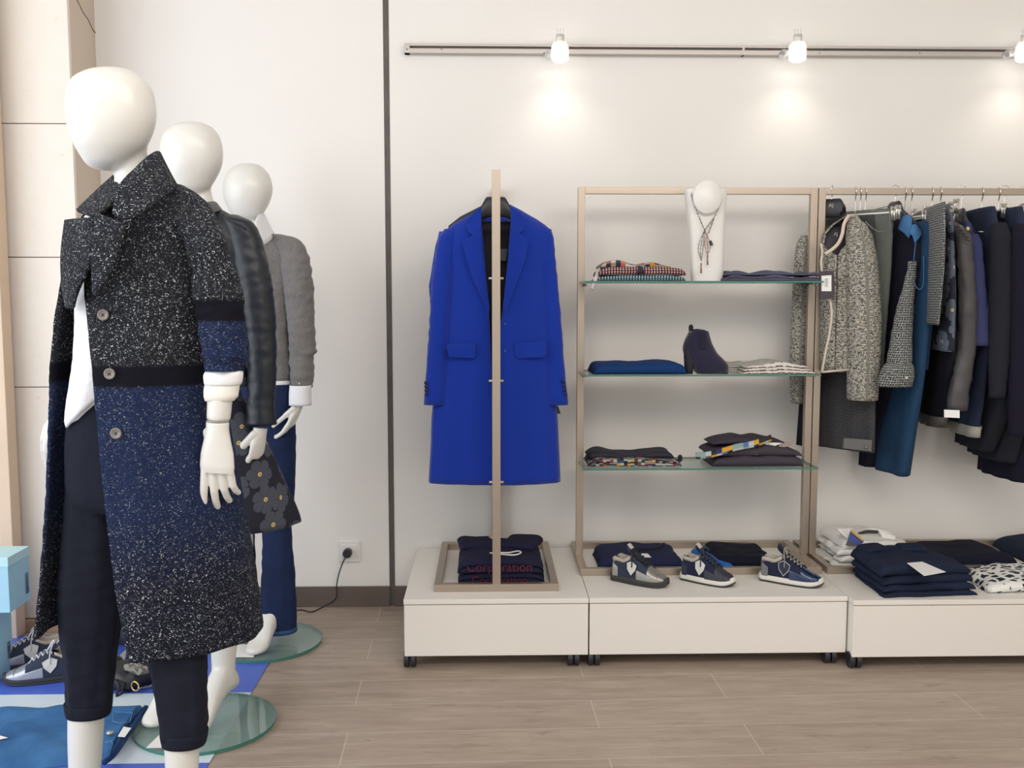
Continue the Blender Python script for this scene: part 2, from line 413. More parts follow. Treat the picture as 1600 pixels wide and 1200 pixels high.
t = NT('taupe_skirting'); n_ = t.noise(t.coord(scale=(1, 1, 6)), 6, 4, .6); t.base(t.mix(n_, (.105, .080, .070), (.145, .115, .10))); t.p(Roughness=.4)
zb = P(540, 917, WY-.012).z
struct(box('baseboard_left', (-1.49, -.4185, WY-.012, WY-.0005, 0, zb), t.m, bw=.001))
struct(box('baseboard_right', (-.3945, 3.4, WY-.012, WY-.0005, 0, zb), t.m, bw=.001))
# boarded column on the left
t = NT('limed_boards'); sp = t.n('ShaderNodeSeparateXYZ'); tc = t.n('ShaderNodeTexCoord'); t.l(tc.outputs['Object'], sp.inputs[0])
n_ = t.noise(t.coord(scale=(1, 1, 1)), 5, 4, .6)
c = t.mix(n_, (.78, .70, .60), (.84, .80, .74))
kn = t.noise(t.coord(scale=(1, 1, 1.3)), 11, 2); c = t.mix(t.ramp(kn, [(.73, 0.0), (.78, .35)]), c, (.50, .40, .28)); t.base(c); t.p(Roughness=.6); t.bump(n_, .06, .002); mBoards = t.m
CY = 3.70; CX1 = P(125, 500, CY).x; CX0 = P(8, 500, CY).x
zj = [0.0]+[P(60, y, CY).z for y in (986, 800, 605, 402, 193)]+[P(60, 193, CY).z+.5, 3.0]
zj = [.045, P(60, 605, CY).z, P(60, 402, CY).z, P(60, 193, CY).z, P(60, 193, CY).z+.50, 3.0]
core = struct(box('wall_column', (-3.4, CX1-.004, CY+.02, WY, 0, 3.0), plain('column_side_beige', (.62, .52, .43), .7, bump=.05), bw=0))  # column side, darker and warmer than the board faces
for a, b in zip(zj, zj[1:]):
    struct(box('wall_column_board', (-3.4, CX1, CY, CY+.02, a+.0015, b-.0015), mBoards, bw=.002))
struct(box('trim_2', (-3.4, CX1+.01, CY-.03, CY, 0.0, .045), plain('bare_pine', (.45, .29, .19), .6, var=.15), bw=.002))
# crack running down the column side
cr = [Vector((CX1-.0035, CY+.02+.26*k/6, 0)) for k in range(7)]
zt = P(150, 8, 3.8).z
for k, p in enumerate(cr): p.z = zt+.05-.02*k+.004*((-1)**k)
struct(mk('trim_3', *tube(cr, .0022, 6)[:2], plain('dark_crack', (.2, .14, .1), .8)))
# shop window edge: timber jamb and glass
JX = P(0, 500, 3.2).x
struct(box('window_1', (P(3, 500, 3.60).x-.3, P(3, 500, 3.60).x, 3.60, 3.67, .0, 3.0), plain('pine_jamb', (.72, .56, .42), .6, var=.1), bw=.003))

# ---------------------------------------------------------------- blue and white floor graphic
mX = -.782
def mat_graphic():
    t = NT('floor_graphic'); t.p(Roughness=.38); tc = t.n('ShaderNodeTexCoord'); sp = t.n('ShaderNodeSeparateXYZ'); t.l(tc.outputs['Object'], sp.inputs[0])
    y = sp.outputs[1]
    yy = t.math('DIVIDE', t.math('ADD', y, .85), 1.7)
    def Yn(py): return (Gd(200, py, .002).y-MATY0)/1.7
    st = [(0, (.06, .12, .55)), (Yn(1195), (.62, .72, .80)), (Yn(1085), (.07, .14, .60))]
    t.base(t.ramp(yy, st, 'CONSTANT')); return t.m
MATY0 = 1.93
o = mk('floor_graphic', *boxvf(-3.2, mX, MATY0, MATY0+1.7, .0005, .003), None, smooth=False, mats=[mat_graphic()])
o.data.transform(Matrix.Translation((0, -(0), 0)))
tag(o, 'royal blue and pale blue striped floor graphic under the mannequins', 'floor mat')

# ================================================================ TRACK AND SPOTLIGHTS
tz0 = P(633, 84, 3.94).z; tz1 = P(633, 69, 3.94).z; tx0 = P(632, 76, 3.94).x
trk = thing('light_track', 'long grey wall-mounted light track carrying three clear spotlights', 'light track', (1.0, 3.94, (tz0+tz1)/2))
mb = MB(); h = tz1-tz0
for a, b in ((tz0, tz0+h*.50), (tz1-h*.26, tz1)): mb.box(tx0, 3.0, 3.925, WY, a, b)
mb.box(tx0, tx0+.022, 3.926, WY, tz0, tz1); mb.box(1.02, 1.03, 3.926, WY, tz0, tz1)
bev(mb.mk('rail', plain('track_grey', (.50, .46, .43), .4, .3), trk, smooth=False), .0012)
box('channel', (tx0+.005, 2.99, 3.945, WY, tz0+.001, tz1-.001), plain('track_channel_taupe', (.20, .17, .15), .6), trk, 0)  # dark taupe channel recessed between the rail strips
for px in (636, 690, 850, 1281, 1437): p = P(px, 77 if px < 800 else 83, 3.925); mk('screw', *disc((p.x, 3.9235, p.z), .0028, .004, 10, 'Y'), plain('screw', (.25, .22, .2), .4, .8), trk)
mSpotGlass = thinglass('clear_spot_housing', (.96, .96, .96), .6, .30, (.85, .85, .85))
mLamp = emit('lamp_glow', (1, .96, .9), 9)
def spotlight(px, lab):
    c = P(px, 80, 3.86); t = thing('spotlight', lab, 'spotlight', (c.x, 3.86, c.z), group='spotlights on the wall track')
    v = []; n = 28
    rings = [[(c.x+r*math.cos(2*math.pi*k/n), 3.86+r*math.sin(2*math.pi*k/n), c.z+z) for k in range(n)] for r, z in ((.031, -.036), (.034, -.03), (.036, 0), (.033, .022), (.026, .034), (.010, .036))]
    solid(mk('housing', *loft(rings, True, False)[:2], mSpotGlass, t), .003)
    rings = [[(c.x+r*math.cos(2*math.pi*k/n), 3.86+r*math.sin(2*math.pi*k/n), c.z+z) for k in range(n)] for r, z in ((.004, -.040), (.022, -.0395), (.028, -.035), (.0265, -.022), (.015, -.006), (.009, .012))]
    mk('lamp', *loft(rings)[:2], mLamp, t)
    v, f = disc((c.x, 3.86, c.z+.034), .017, .028, 20); mb = MB().add(v, f)
    for dx in (-.012, 0, .012): mb.add(*tube([(c.x+dx, 3.86, c.z+.06), (c.x+dx, 3.86, c.z+.085)], .0014, 6)[:2])
    mb.mk('cap', plain('spot_cap', (.66, .64, .60), .35, .2), t)
    mb = MB(); mb.add(*disc((c.x-.040, 3.895, c.z), .017, .030, 20, 'Y')); mb.add(*tube([(c.x-.04, 3.885, c.z), (c.x-.028, 3.87, c.z+.005)], .006, 8)[:2])
    mb.mk('mount', mSpotGlass, t)
    l = bpy.data.lights.new('lamp_beam', 'SPOT'); l.energy = 1.8; l.spot_size = R(120); l.spot_blend = 1.0; l.shadow_soft_size = .03; l.color = (1, .93, .82)
    lo = bpy.data.objects.new('lamp_beam', l); col.objects.link(lo); lo.location = (0, -.03, -.045); lo.parent = t
    lo.rotation_euler = Vector((0, .12, -1)).to_track_quat('-Z', 'Y').to_euler()
for px, lab in ((875, 'clear round spotlight on the track nearest its left end'), (1246, 'clear round spotlight on the track above the glass shelves and rack join'), (1601, 'clear round spotlight on the track cut by the right edge')): spotlight(px, lab)

# ================================================================ SOCKET AND CABLE
sc_ = P(546, 861, WY); t_ = thing('wall_socket', 'square white wall socket low on the wall beside the dark joint', 'socket', (sc_.x, WY, sc_.z))
s = .0455
box('cover_plate', (sc_.x-s, sc_.x+s, WY-.009, WY, sc_.z-s, sc_.z+s), plain('socket_white', (.80, .79, .77), .35), t_, .004)
box('inner_frame', (sc_.x-.030, sc_.x+.030, WY-.0115, WY-.008, sc_.z-.030, sc_.z+.030), plain('socket_white', (.8, .79, .77), .35), t_, .003)
cb = thing('power_cable', 'thin black power cable with round plug running down from the wall socket to the floor', 'cable', (sc_.x-.005, WY-.03, 0))
v, f = disc((sc_.x-.004, WY-.045, sc_.z-.001), .0185, .034, 24, 'Y'); bev(mk('plug', v, f, mBlackPlastic, cb, smooth=False), .003)
pts = [(sc_.x-.005, WY-.045, sc_.z-.012)]+[tuple(P(x, y, WY-d)) for x, y, d in ((537, 876, .035), (530, 895, .028), (526, 915, .024), (525, 935, .022))]+[tuple(Gd(x, y, .004)) for x, y in ((505, 948, ), (487, 956), (470, 953), (440, 955))]
mk('cord', *tube(curve(pts, 8), .0026, 8)[:2], mBlackPlastic, cb)

# ================================================================ PLINTHS
def plinth(x0, x1, y0, lab, z1=.25):
    t = thing('display_plinth', lab, 'plinth', ((x0+x1)/2, (y0+3.94)/2, 0), group='low cream plinths along the wall')
    box('top', (x0, x1, y0, 3.945, z1-.018, z1), mLam, t, .0015)
    box('carcass', (x0+.002, x1-.002, y0+.02, 3.94, .05, z1-.02), mLam, t, .001)
    box('front_panel', (x0+.0015, x1-.0015, y0+.002, y0+.02, .046, z1-.021), mLam, t, .0015)
    for cx in (x0+.02, x1-.05):
        for cy in (y0+.03, 3.86):
            mb = MB(); mb.add(*disc((cx-.022, cy, .0285), .0285, .018, 24, 'X')); mb.add(*disc((cx+.002, cy, .0285), .0285, .018, 24, 'X'))
            mb.box(cx-.006, cx+.006, cy-.012, cy+.012, .02, .05)
            bev(mb.mk('caster', mBlackPlastic, t, smooth=False), .003)
plinth(-.297, .349, 3.262, 'low cream wheeled plinth under the blue coat, the left end of the row')
plinth(.351, 1.262, 3.262, 'low cream wheeled plinth under the glass shelf unit, the middle of the row')
plinth(1.264, 2.50, 3.215, 'low cream wheeled plinth under the full clothes rail, right of the row')
PZ = .25
# ================================================================ COAT STAND
st = thing('coat_stand', 'slim champagne metal coat stand with square base standing on the left plinth', 'coat stand', (.027, 3.65, PZ))
bx0, bx1, by0, by1 = -.196, .249, 3.345, 3.945; rw = .027
def baseframe(parent, x0, x1, y0, y1):
    mb = MB(); z0 = PZ; z1 = PZ+.027; q = rw
    mb.add([(x0, y0, z0), (x1, y0, z0), (x1-q, y0+q, z0), (x0+q, y0+q, z0), (x0, y0, z1), (x1, y0, z1), (x1-q, y0+q, z1), (x0+q, y0+q, z1)], FB)
    mb.add([(x1, y1, z0), (x0, y1, z0), (x0+q, y1-q, z0), (x1-q, y1-q, z0), (x1, y1, z1), (x0, y1, z1), (x0+q, y1-q, z1), (x1-q, y1-q, z1)], FB)
    mb.add([(x0, y1, z0), (x0, y0, z0), (x0+q, y0+q, z0), (x0+q, y1-q, z0), (x0, y1, z1), (x0, y0, z1), (x0+q, y0+q, z1), (x0+q, y1-q, z1)], FB)
    mb.add([(x1, y0, z0), (x1, y1, z0), (x1-q, y1-q, z0), (x1-q, y0+q, z0), (x1, y0, z1), (x1, y1, z1), (x1-q, y1-q, z1), (x1-q, y0+q, z1)], FB)
    return bev(mb.mk('base_frame', mMetal, parent, smooth=False), .001)
FB = [(3, 2, 1, 0), (4, 5, 6, 7), (0, 1, 5, 4), (1, 2, 6, 5), (2, 3, 7, 6), (3, 0, 4, 7)]
baseframe(st, bx0, bx1, by0, by1)
sx = P(775.5, 600, 3.345).x; sz = P(776, 265, 3.345).z; pw = .0145
box('front_post', (sx-pw, sx+pw, 3.345, 3.372, PZ+.027, sz), mMetal, st, .001)
box('rear_post', (sx-pw, sx+pw, 3.918, 3.945, PZ+.027, sz), mMetal, st, .001)
box('top_bar', (sx-.008, sx+.008, 3.372, 3.918, sz-.026, sz), mMetal, st, .001)
for py in (435, 595, 753):
    zz = P(776, py, 3.36).z
    mk('peg', *tube([(sx-.026, 3.358, zz), (sx+.026, 3.358, zz)], .0045, 12)[:2], plain('brushed_peg', (.7, .62, .5), .3, .9), st)

# ================================================================ HANGERS
def hook_pts(x, y, ztop, zbase, r=.019, axis=(1, 0)):
    """question-mark hook over a bar; axis = horizontal direction the hook lies in"""
    pts = []; ax, ay = axis
    for k in range(13):
        a = R(200-20*k); pts.append((x+ax*r*math.cos(a), y+ay*r*math.cos(a), ztop-r+r*math.sin(a)))
    lx, ly, lz = pts[-1]
    pts += [(x+ax*r*.25, y+ay*r*.25, ztop-2.2*r), (x, y, ztop-3.0*r), (x, y, zbase)]
    return curve(pts, 3)
mHangT = plain('hanger_print', (.42, .42, .42), .5)
def black_hanger(x, y, zbar, rz, label, drop=.09, half=.2, front=-1, logo=True, group=None, th=.024):
    t = thing('coat_hanger', label, 'hanger', (x, y, zbar-drop), rz, group)
    # local: u along X, hook in local Y plane
    mb = MB(); mb.add(*tube([Vector(p) for p in hook_pts(0, 0, drop+.006, -.01, .017, (0, 1))], .0016, 7)[:2])
    mb.mk('hook', mMetalBright, t, local=True)
    rings = []
    for u, zt, zb2, w in ((-half, -.095, -.115, .010), (-half*.75, -.062, -.098, .014), (-half*.4, -.032, -.080, .014), (-.052, -.024, -.072, .014), (-.036, .004, -.066, .013), (-.030, .008, -.064, .012), (.030, .008, -.064, .012), (.036, .004, -.066, .013), (.052, -.024, -.072, .014), (half*.4, -.032, -.080, .014), (half*.75, -.062, -.098, .014), (half, -.095, -.115, .010)):
        zc = (zt+zb2)/2; hz = (zt-zb2)/2; w *= th/.028
        rings.append([(u, w*math.cos(2*math.pi*k/12), zc+hz*math.sin(2*math.pi*k/12)*1.0) for k in range(12)])
    mk('body', *loft(rings)[:2], mBlackPlastic, t, local=True)
    if logo: text('logo', 'AJ', .020, (0, front*(.0125), -.018), (R(90), 0, 0 if front < 0 else R(180)), mHangT, t, local=True)
    return t

# ================================================================ BLUE COAT (front one on the stand)
mBlue = fabric('royal_blue_wool', (.003, .029, .31), .85, 500, .25, .1, .25)
mLining = fabric('black_lining', (.012, .011, .018), .55, 300, .15, .1)
BY = 3.50
black_hanger(sx, BY, P(776, 275, BY).z, 0, 'black hanger holding the royal blue coat on the stand', drop=P(776, 275, BY).z-P(776, 311, BY).z, half=.17, logo=False)
coat = thing('blue_coat', 'long royal blue wool coat hanging open at the front of the metal stand', 'coat', (sx, BY, P(776, 753, BY).z))
Lb = [(322, 752, 797), (330, 742, 812), (345, 716, 838), (362, 694, 860), (385, 690, 863), (430, 694, 858), (500, 693, 860), (560, 689, 862), (640, 675, 867), (700, 672, 870), (753, 669, 872)]
gapL = [(322, 750), (345, 752), (400, 757), (460, 763), (520, 766), (620, 769), (753, 771)]
gapR = [(322, 799), (345, 798), (400, 794), (460, 788), (520, 781), (620, 781), (753, 780)]
def gcoat(side):
    def g(y, c, a, b):
        gx = interp(gapL if side < 0 else gapR, y)[0]
        x = P(gx, y, BY-b*.9).x; s_ = max(-.98, min(.98, (x-c.x)/a))
        e = math.asin(s_)
        # superellipse exponent 2.6 -> invert numerically
        if side < 0: return (e, -math.pi*.5-.9)
        return (e, math.pi*.5+.9)
    return g
for s_, nm in ((-1, 'right_front'), (1, 'left_front')):
    rg = sil(Lb, BY, .30, 36, 2.0, 10, .005, 6, s_+2, .8, bmax=.062, g=gcoat(s_))
    v, f, uv = loft(rg, False, False); solid(mk(nm, v, f, mBlue, coat, uv=uv), .006)
def gback(y, c, a, b): return (math.pi*.5+.4, math.pi*1.5-.4)
rg = sil(Lb[2:], BY, .30, 30, 2.0, 12, .004, 6, 1, .8, bmax=.062, g=gback); v, f, uv = loft(rg, False, False)
solid(mk('lining', v, f, mLining, coat), .004)
# sleeves
for s_, rows in ((-1, [(358, 694, 716), (372, 686, 716), (400, 680, 712), (440, 674, 708), (500, 671, 702), (560, 667, 699), (632, 662, 697)]), (1, [(358, 838, 861), (372, 842, 865), (400, 844, 868), (440, 848, 872), (500, 852, 877), (560, 854, 881), (632, 856, 888)])):
    rg = sil(rows, BY-.015, .75, 24, 2.2, 10, 0, 5, s_, wr=.003); v, f, uv = loft(rg); slv = mk('sleeve', v, f, mBlue, coat)
    for k in range(4):
        px, py = (665+k*.2, 598+k*6) if s_ < 0 else (880+k*1.4, 595+k*7)
        p = P(px, py, BY-.045); mk('cuff_button', *disc((p.x, p.y, p.z), .006, .005, 14, 'Y'), plain('navy_button', (.01, .012, .04), .3), slv)
def coat_plate(name, pts, dy, th, mat, b=.0015):
    pp = [P(x, y, BY+dy+(e[0] if e else 0)) for x, y, *e in pts]
    v, f = plate(pp, th); return bev(mk(name, v, f, mat, coat, smooth=False), b)
# notched lapels, each a collar piece and a lapel piece
coat_plate('collar', [(752, 322, .04), (742, 331, .02), (732, 343), (729, 352), (731, 361), (739, 368), (752, 356), (752, 340)], -.068, .006, mBlue)
coat_plate('collar', [(797, 322, .04), (808, 329, .02), (816, 337), (818, 350), (819, 358), (812, 364), (799, 372), (799, 340)], -.068, .006, mBlue)
coat_plate('lapel', [(752, 352), (738, 369), (722, 378), (728, 402), (736, 428), (746, 452), (757, 476), (763, 500), (765, 480), (758, 430), (753, 385)], -.069, .005, mBlue)
coat_plate('lapel', [(799, 352), (812, 366), (825, 377), (822, 400), (812, 430), (800, 462), (789, 492), (786, 480), (790, 440), (796, 390)], -.069, .005, mBlue)
coat_plate('pocket_flap', [(699, 538), (743, 537), (743, 557), (739, 560), (703, 557), (700, 552)], -.066, .004, mBlue)
coat_plate('pocket_flap', [(803, 537), (852, 534), (853, 552), (849, 558), (809, 560), (805, 556)], -.066, .004, mBlue)
for y in (506, 549):
    p = P(790, y, BY-.067); mk('button_stitch', *tube([(p.x-.004, p.y, p.z+.004), (p.x, p.y-.002, p.z), (p.x-.004, p.y, p.z-.005)], .001, 5)[:2], plain('stitch_blue', (.15, .25, .7), .6), coat)
coat_plate('neck_label', [(781, 389), (793, 389), (791, 408), (781, 407)], .02, .002, plain('label_grey', (.06, .06, .075), .5), .0005)
# coats behind
def back_coat(name, rows, Y, mat, lab, sl=True, seed=1, group=None):
    zb = P(776, rows[-1][0], Y).z; t = thing(name, lab, 'coat', (sx, Y, zb))
    rg = sil(rows, Y, .2, 30, 2.2, 14, .005, 5, seed, bmax=.04); v, f, uv = loft(rg); mk('body', v, f, mat, t, uv=uv)
    if sl:
        for s_, rr in sl: v, f, uv = loft(sil(rr, Y, .8, 20, 2, 14)); mk('sleeve', v, f, mat, t)
    return t
back_coat('blue_coat', [(336, 750, 795), (352, 716, 836), (368, 696, 850), (420, 686, 852), (500, 688, 852), (600, 684, 858), (735, 680, 860)], 3.62, mBlue, 'second royal blue coat just behind the open front one, sleeve edge showing at left', [(-1, [(362, 686, 716), (385, 680, 712), (430, 673, 702), (446, 670, 700), (500, 675, 700), (560, 674, 698), (600, 673, 695)]), ], 2)
back_coat('black_coat', [(345, 755, 795), (375, 725, 825), (420, 705, 840), (600, 697, 842), (745, 692, 842)], 3.71, fabric('black_wool', (.010, .011, .016), .9), 'black coat behind the blue coats, hem showing under them', None, 3)
back_coat('navy_coat', [(350, 755, 795), (380, 728, 825), (430, 710, 836), (600, 700, 835), (738, 700, 835)], 3.80, fabric('ink_wool', (.012, .014, .03), .9), 'dark navy coat rearmost on the coat stand, mostly hidden', None, 4)
for k, Y in enumerate((3.56, 3.62, 3.71, 3.80)):
    if k == 0: continue
    black_hanger(sx-.003*k, Y, sz+.006, R((-1)**k*6+18), ['', 'black hanger carrying the second blue coat on the stand', 'black hanger carrying the black coat on the stand', 'black hanger rearmost on the coat stand bar'][k], drop=.11, half=.15, logo=False)
tagp = P(872, 641, 3.6); tg = mk('swing_tag', *plate([P(866, 636, 3.56), (P(872, 634, 3.56)), P(876, 646, 3.56), P(867, 647, 3.56)], .002), mBlackPlastic, smooth=False)
tag(tg, 'small black swing tag poking out below the right cuff of the blue coat', 'tag')

# ================================================================ GLASS SHELF UNIT
su = thing('shelf_unit', 'champagne metal frame with three glass shelves standing on the middle plinth', 'shelf unit', (.81, 3.73, PZ))
SX0, SX1, SY = .345, 1.271, 3.73; ST = 1.716
baseframe(su, .345, 1.262, 3.53, 3.945)
for x0 in (SX0, SX1-.027): box('post', (x0, x0+.027, SY-.0135, SY+.0135, PZ+.027, ST), mMetal, su, .001)
box('top_rail', (SX0+.027, SX1-.027, SY-.0135, SY+.0135, ST-.025, ST), mMetal, su, .001)
SH = (1.3505, 1.003, .650)
for z in SH:
    v, f = boxvf(.352, 1.243, 3.545, 3.80, z, z+.006)
    mk('glass_shelf', v, f, None, su, smooth=False, mats=[mGlass, mGlassEdge], fm=[1, 1, 1, 1, 0, 0])
    for x in (.372, 1.244):
        mb = MB(); xs = x-.008 if x < 1 else x-.004
        for y0 in (3.60, 3.70): mb.add(*tube([(xs+.004, y0+.02, z-.006), (xs+.004, y0+.11 if y0 == 3.60 else SY+.01, z-.006)], .004, 8)[:2])
        mb.box(xs-.002, xs+.010, 3.66, 3.73, z-.012, z-.0005)
        mb.mk('bracket', mMetalBright, su, smooth=True)
# ================================================================ CLOTHES RACK
cr_ = thing('clothes_rack', 'champagne metal clothes rail frame on the right plinth, packed with dark garments', 'clothes rack', (1.9, 3.73, PZ))
RX0, RX1 = 1.2745, 2.48
baseframe(cr_, 1.283, RX1, 3.53, 3.945)
for x0 in (RX0, RX1-.027): box('post', (x0, x0+.027, SY-.0135, SY+.0135, PZ+.027, ST), mMetal, cr_, .001)
box('hanging_bar', (RX0+.027, RX1-.027, SY-.0135, SY+.0135, ST-.025, ST), mMetal, cr_, .001)
SECTION_ITEMS = True
# ================================================================ MANNEQUINS
def ruled(name, A, B, mat, parent, th=.004, n=6, m=5, b=True, bulge=0.0, uvs=True):
    """cloth strip between two edges; points are (px, py, depth)"""
    A = curve([P(x, y, d) for x, y, d in A], n); B = curve([P(x, y, d) for x, y, d in B], n)
    k = min(len(A), len(B)); rings = []
    def rs(C): return [C[round(i*(len(C)-1)/(k-1))] for i in range(k)]
    A = rs(A); B = rs(B)
    for j in range(m+1):
        t = j/m; rings.append([a.lerp(b_, t)+Vector((0, -bulge*math.sin(math.pi*t), 0)) for a, b_ in zip(A, B)])
    v, f, uv = loft(rings, False, False); o = mk(name, v, f, mat, parent, uv=uv); solid(o, th, 0); return o
def arm_tube(pts, rads): 
    c = curve([P(x, y, d) for x, y, d in pts], 5); n = len(c); r = []
    for i in range(n):
        t = i/(n-1)*(len(rads)-1); a = int(min(t, len(rads)-2)); r.append(rads[a]+(rads[a+1]-rads[a])*(t-a))
    return tube(c, r, 16)[:2]
def foot(mb, ankle, dirv, hh=.06, L=.20):
    """high-heel foot: leg tube into a lofted foot from heel to toes; soles rest on the glass"""
    a = Vector(ankle); d = Vector(dirv); d.z = 0; d.normalize(); sd = Vector((-d.y, d.x, 0)); g = .014
    mb.add(*tube([a+Vector((0, 0, .12)), a, Vector((a.x, a.y, hh+g+.05))-d*.006], [.029, .030, .031], 20)[:2])
    st_ = [(-.055, hh+.012, hh+.030, .012), (-.048, hh+.001, hh+.050, .022), (-.03, hh, hh+.075, .028), (0, hh-.002, hh+.10, .031), (.03, hh*.86, hh+.095, .032), (.06, hh*.62, hh*.8+.080, .033), (.09, hh*.34, hh*.5+.070, .036), (.115, hh*.12, hh*.25+.058, .040), (.14, 0, .046, .042), (.165, 0, .034, .038), (.185, .001, .026, .028), (.195, .005, .018, .014)]
    rings = []
    for u, zb, zt, w_ in st_:
        u *= L/.22; c = Vector((a.x, a.y, g+(zb+zt)/2))+d*u; h = (zt-zb)/2
        rings.append([c+sd*w_*math.copysign(abs(math.cos(q))**.85, math.cos(q))+Vector((0, 0, h*math.copysign(abs(math.sin(q))**.85, math.sin(q)))) for q in [2*math.pi*k/24 for k in range(24)]])
    mb.add(*loft(rings)[:2])
def hand(parent, wrist, d, s, sc=1.0, curls=((12, 18, 14),)*4, thumb=(35, 10), mat=None, spread=.10, vox=.0021, name='hand', lz=1.0):
    d = Vector(d).normalized(); s = Vector(s); s = (s-d*s.dot(d)).normalized(); n = d.cross(s).normalized()
    if n.dot(PALM) < 0: n = -n
    w_ = Vector(wrist)
    def T(x, y, z): return w_+(s*x+n*y+d*z*lz)*sc      # x to the thumb side, y to the palm, z along fingers
    mb = MB(); rings = []
    for z, hw, ht, yo in ((0, .026, .020, 0), (.015, .026, .0195, 0), (.035, .031, .018, 0), (.060, .038, .016, .001), (.085, .0405, .014, .002), (.098, .038, .011, .003)):
        rings.append([T(hw*math.cos(2*math.pi*k/24), yo+ht*math.sin(2*math.pi*k/24), z) for k in range(24)])
    mb.add(*loft(rings)[:2])
    for i, (x, ln, r) in enumerate(((.0285, .066, .0100), (.0092, .074, .0102), (-.0100, .069, .0098), (-.0285, .054, .0088))):
        p = Vector((x, .003, .088)); ang = 0.0; sp = spread*(1.5-i)/1.5; segs = (.46, .30, .26); rr = r
        for j in range(3):
            ang += R(curls[i][j]); L = ln*segs[j]*1.02+(.012 if j == 0 else 0)
            q = p+Vector((math.sin(sp)*L, math.sin(ang)*L, math.cos(ang)*L)); r2 = rr*.92
            mb.add(*capsule(T(*p), T(*q), rr*sc, r2*sc, 12)); p = q; rr = r2
    p = Vector((.022, .006, .022)); ax, cu = R(thumb[0]), R(thumb[1]); fwd = R(thumb[2] if len(thumb) > 2 else 25)
    for j, (L, r) in enumerate(((.040, .0135), (.034, .0105), (.026, .0088))):
        q = p+Vector((math.sin(ax)*L, math.sin(fwd)*L*.7, math.cos(ax)*L)); mb.add(*capsule(T(*p), T(*q), r*sc, r*.9*sc, 12)); p = q; ax -= cu
    return remesh(mb.mk(name, mat or mWhite, parent), vox, 5)
PALM = Vector((0, 1, 0))
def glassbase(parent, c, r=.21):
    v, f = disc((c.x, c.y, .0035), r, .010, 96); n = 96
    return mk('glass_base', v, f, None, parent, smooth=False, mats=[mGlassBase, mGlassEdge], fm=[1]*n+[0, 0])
def legs_mesh(name, mat, parent, lofts, vox=.006, sm=6):
    mb = MB()
    for rg in lofts: mb.add(*loft(rg)[:2])
    return remesh(mb.mk(name, mat, parent), vox, sm)

# ---------- front mannequin, speckled coat
M1 = 2.20
c1 = Gd(215, 1345)
m1 = thing('mannequin', 'nearest white egg-headed mannequin wearing a long speckled navy and black coat', 'mannequin', (c1.x, M1, 0), group=None)
mb = MB()
mb.add(*loft(sil([(106.3, 168, 182), (108, 152, 200), (113, 135, 213), (123, 118, 226), (138, 108, 236), (155, 105.5, 240), (175, 106, 242), (195, 107.5, 240), (213, 112, 234), (230, 119, 225), (244, 127, 213), (255, 134, 200), (262, 142, 186), (266.5, 156, 172)], M1-.01, .86, 40, 2.05, 3))[:2])
mb.add(*loft(sil([(205, 176, 234, 0), (230, 176, 229, .01), (250, 177, 231, .015), (275, 180, 237, .02), (300, 178, 245, .02), (325, 170, 256, .02)], M1, .95, 24))[:2])
mb.add(*loft(sil([(318, 165, 262), (340, 140, 300), (380, 128, 315), (450, 130, 300), (540, 135, 280), (620, 120, 290), (700, 112, 285), (760, 125, 270)], M1, .5, 24))[:2])
mb.add(*arm_tube([(300, 345, 2.14), (330, 400, 2.10), (343, 500, 2.08), (346, 580, 2.08), (341, 657.5, 2.08)], [.036, .036, .032, .0285, .0258]))
mb.add(*arm_tube([(152, 350, 2.26), (134, 420, 2.30), (122, 520, 2.32), (112, 600, 2.32), (99, 652, 2.30)], [.035, .036, .034, .03, .024]))
yl, yr = 2.24, 2.10
mb.add(*loft(sil([(700, 120, 195), (900, 110, 180), (1050, 112, 166), (1120, 107, 162), (1200, 108, 157), (1260, 112, 150), (1290, 113, 150)], yl, .95, 20))[:2])
mb.add(*loft(sil([(900, 235, 285, .06), (1000, 245, 295, .03), (1080, 252, 306, 0), (1165, 257, 311), (1240, 260, 307), (1310, 264, 300), (1350, 265, 301)], yr, .95, 20))[:2])
aL = P(132, 1290, yl); aR = P(283, 1350, yr)
foot(mb, (aL.x, yl, .10), (-.5, -.7, 0), .05); foot(mb, (aR.x, yr, .10), (-.4, -.8, 0), .05)
remesh(mb.mk('body', mWhite, m1), .0055, 8)
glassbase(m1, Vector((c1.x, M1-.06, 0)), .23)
# wrist seams and hands
PALM = Vector((0, 1, .0))
wr = P(340, 659, 2.08)
hand(m1, wr, (-.05, .02, -1), (-1, .12, 0), .97, ((6, 8, 8), (12, 16, 12), (18, 22, 14), (22, 26, 16)), (2, -4, 62), spread=.09, lz=1.20)
mk('wrist_seam', *loft(sil([(656.5, 323, 357.5), (659.5, 323, 357.5)], 2.08, .8, 28))[:2], plain('seam_grey', (.35, .34, .32), .6), m1)
hand(m1, P(89, 655, 2.30), (-.03, .1, -1), (-1, -.3, 0), .9, ((20, 30, 20),)*4, (20, 10, 40), spread=.05)
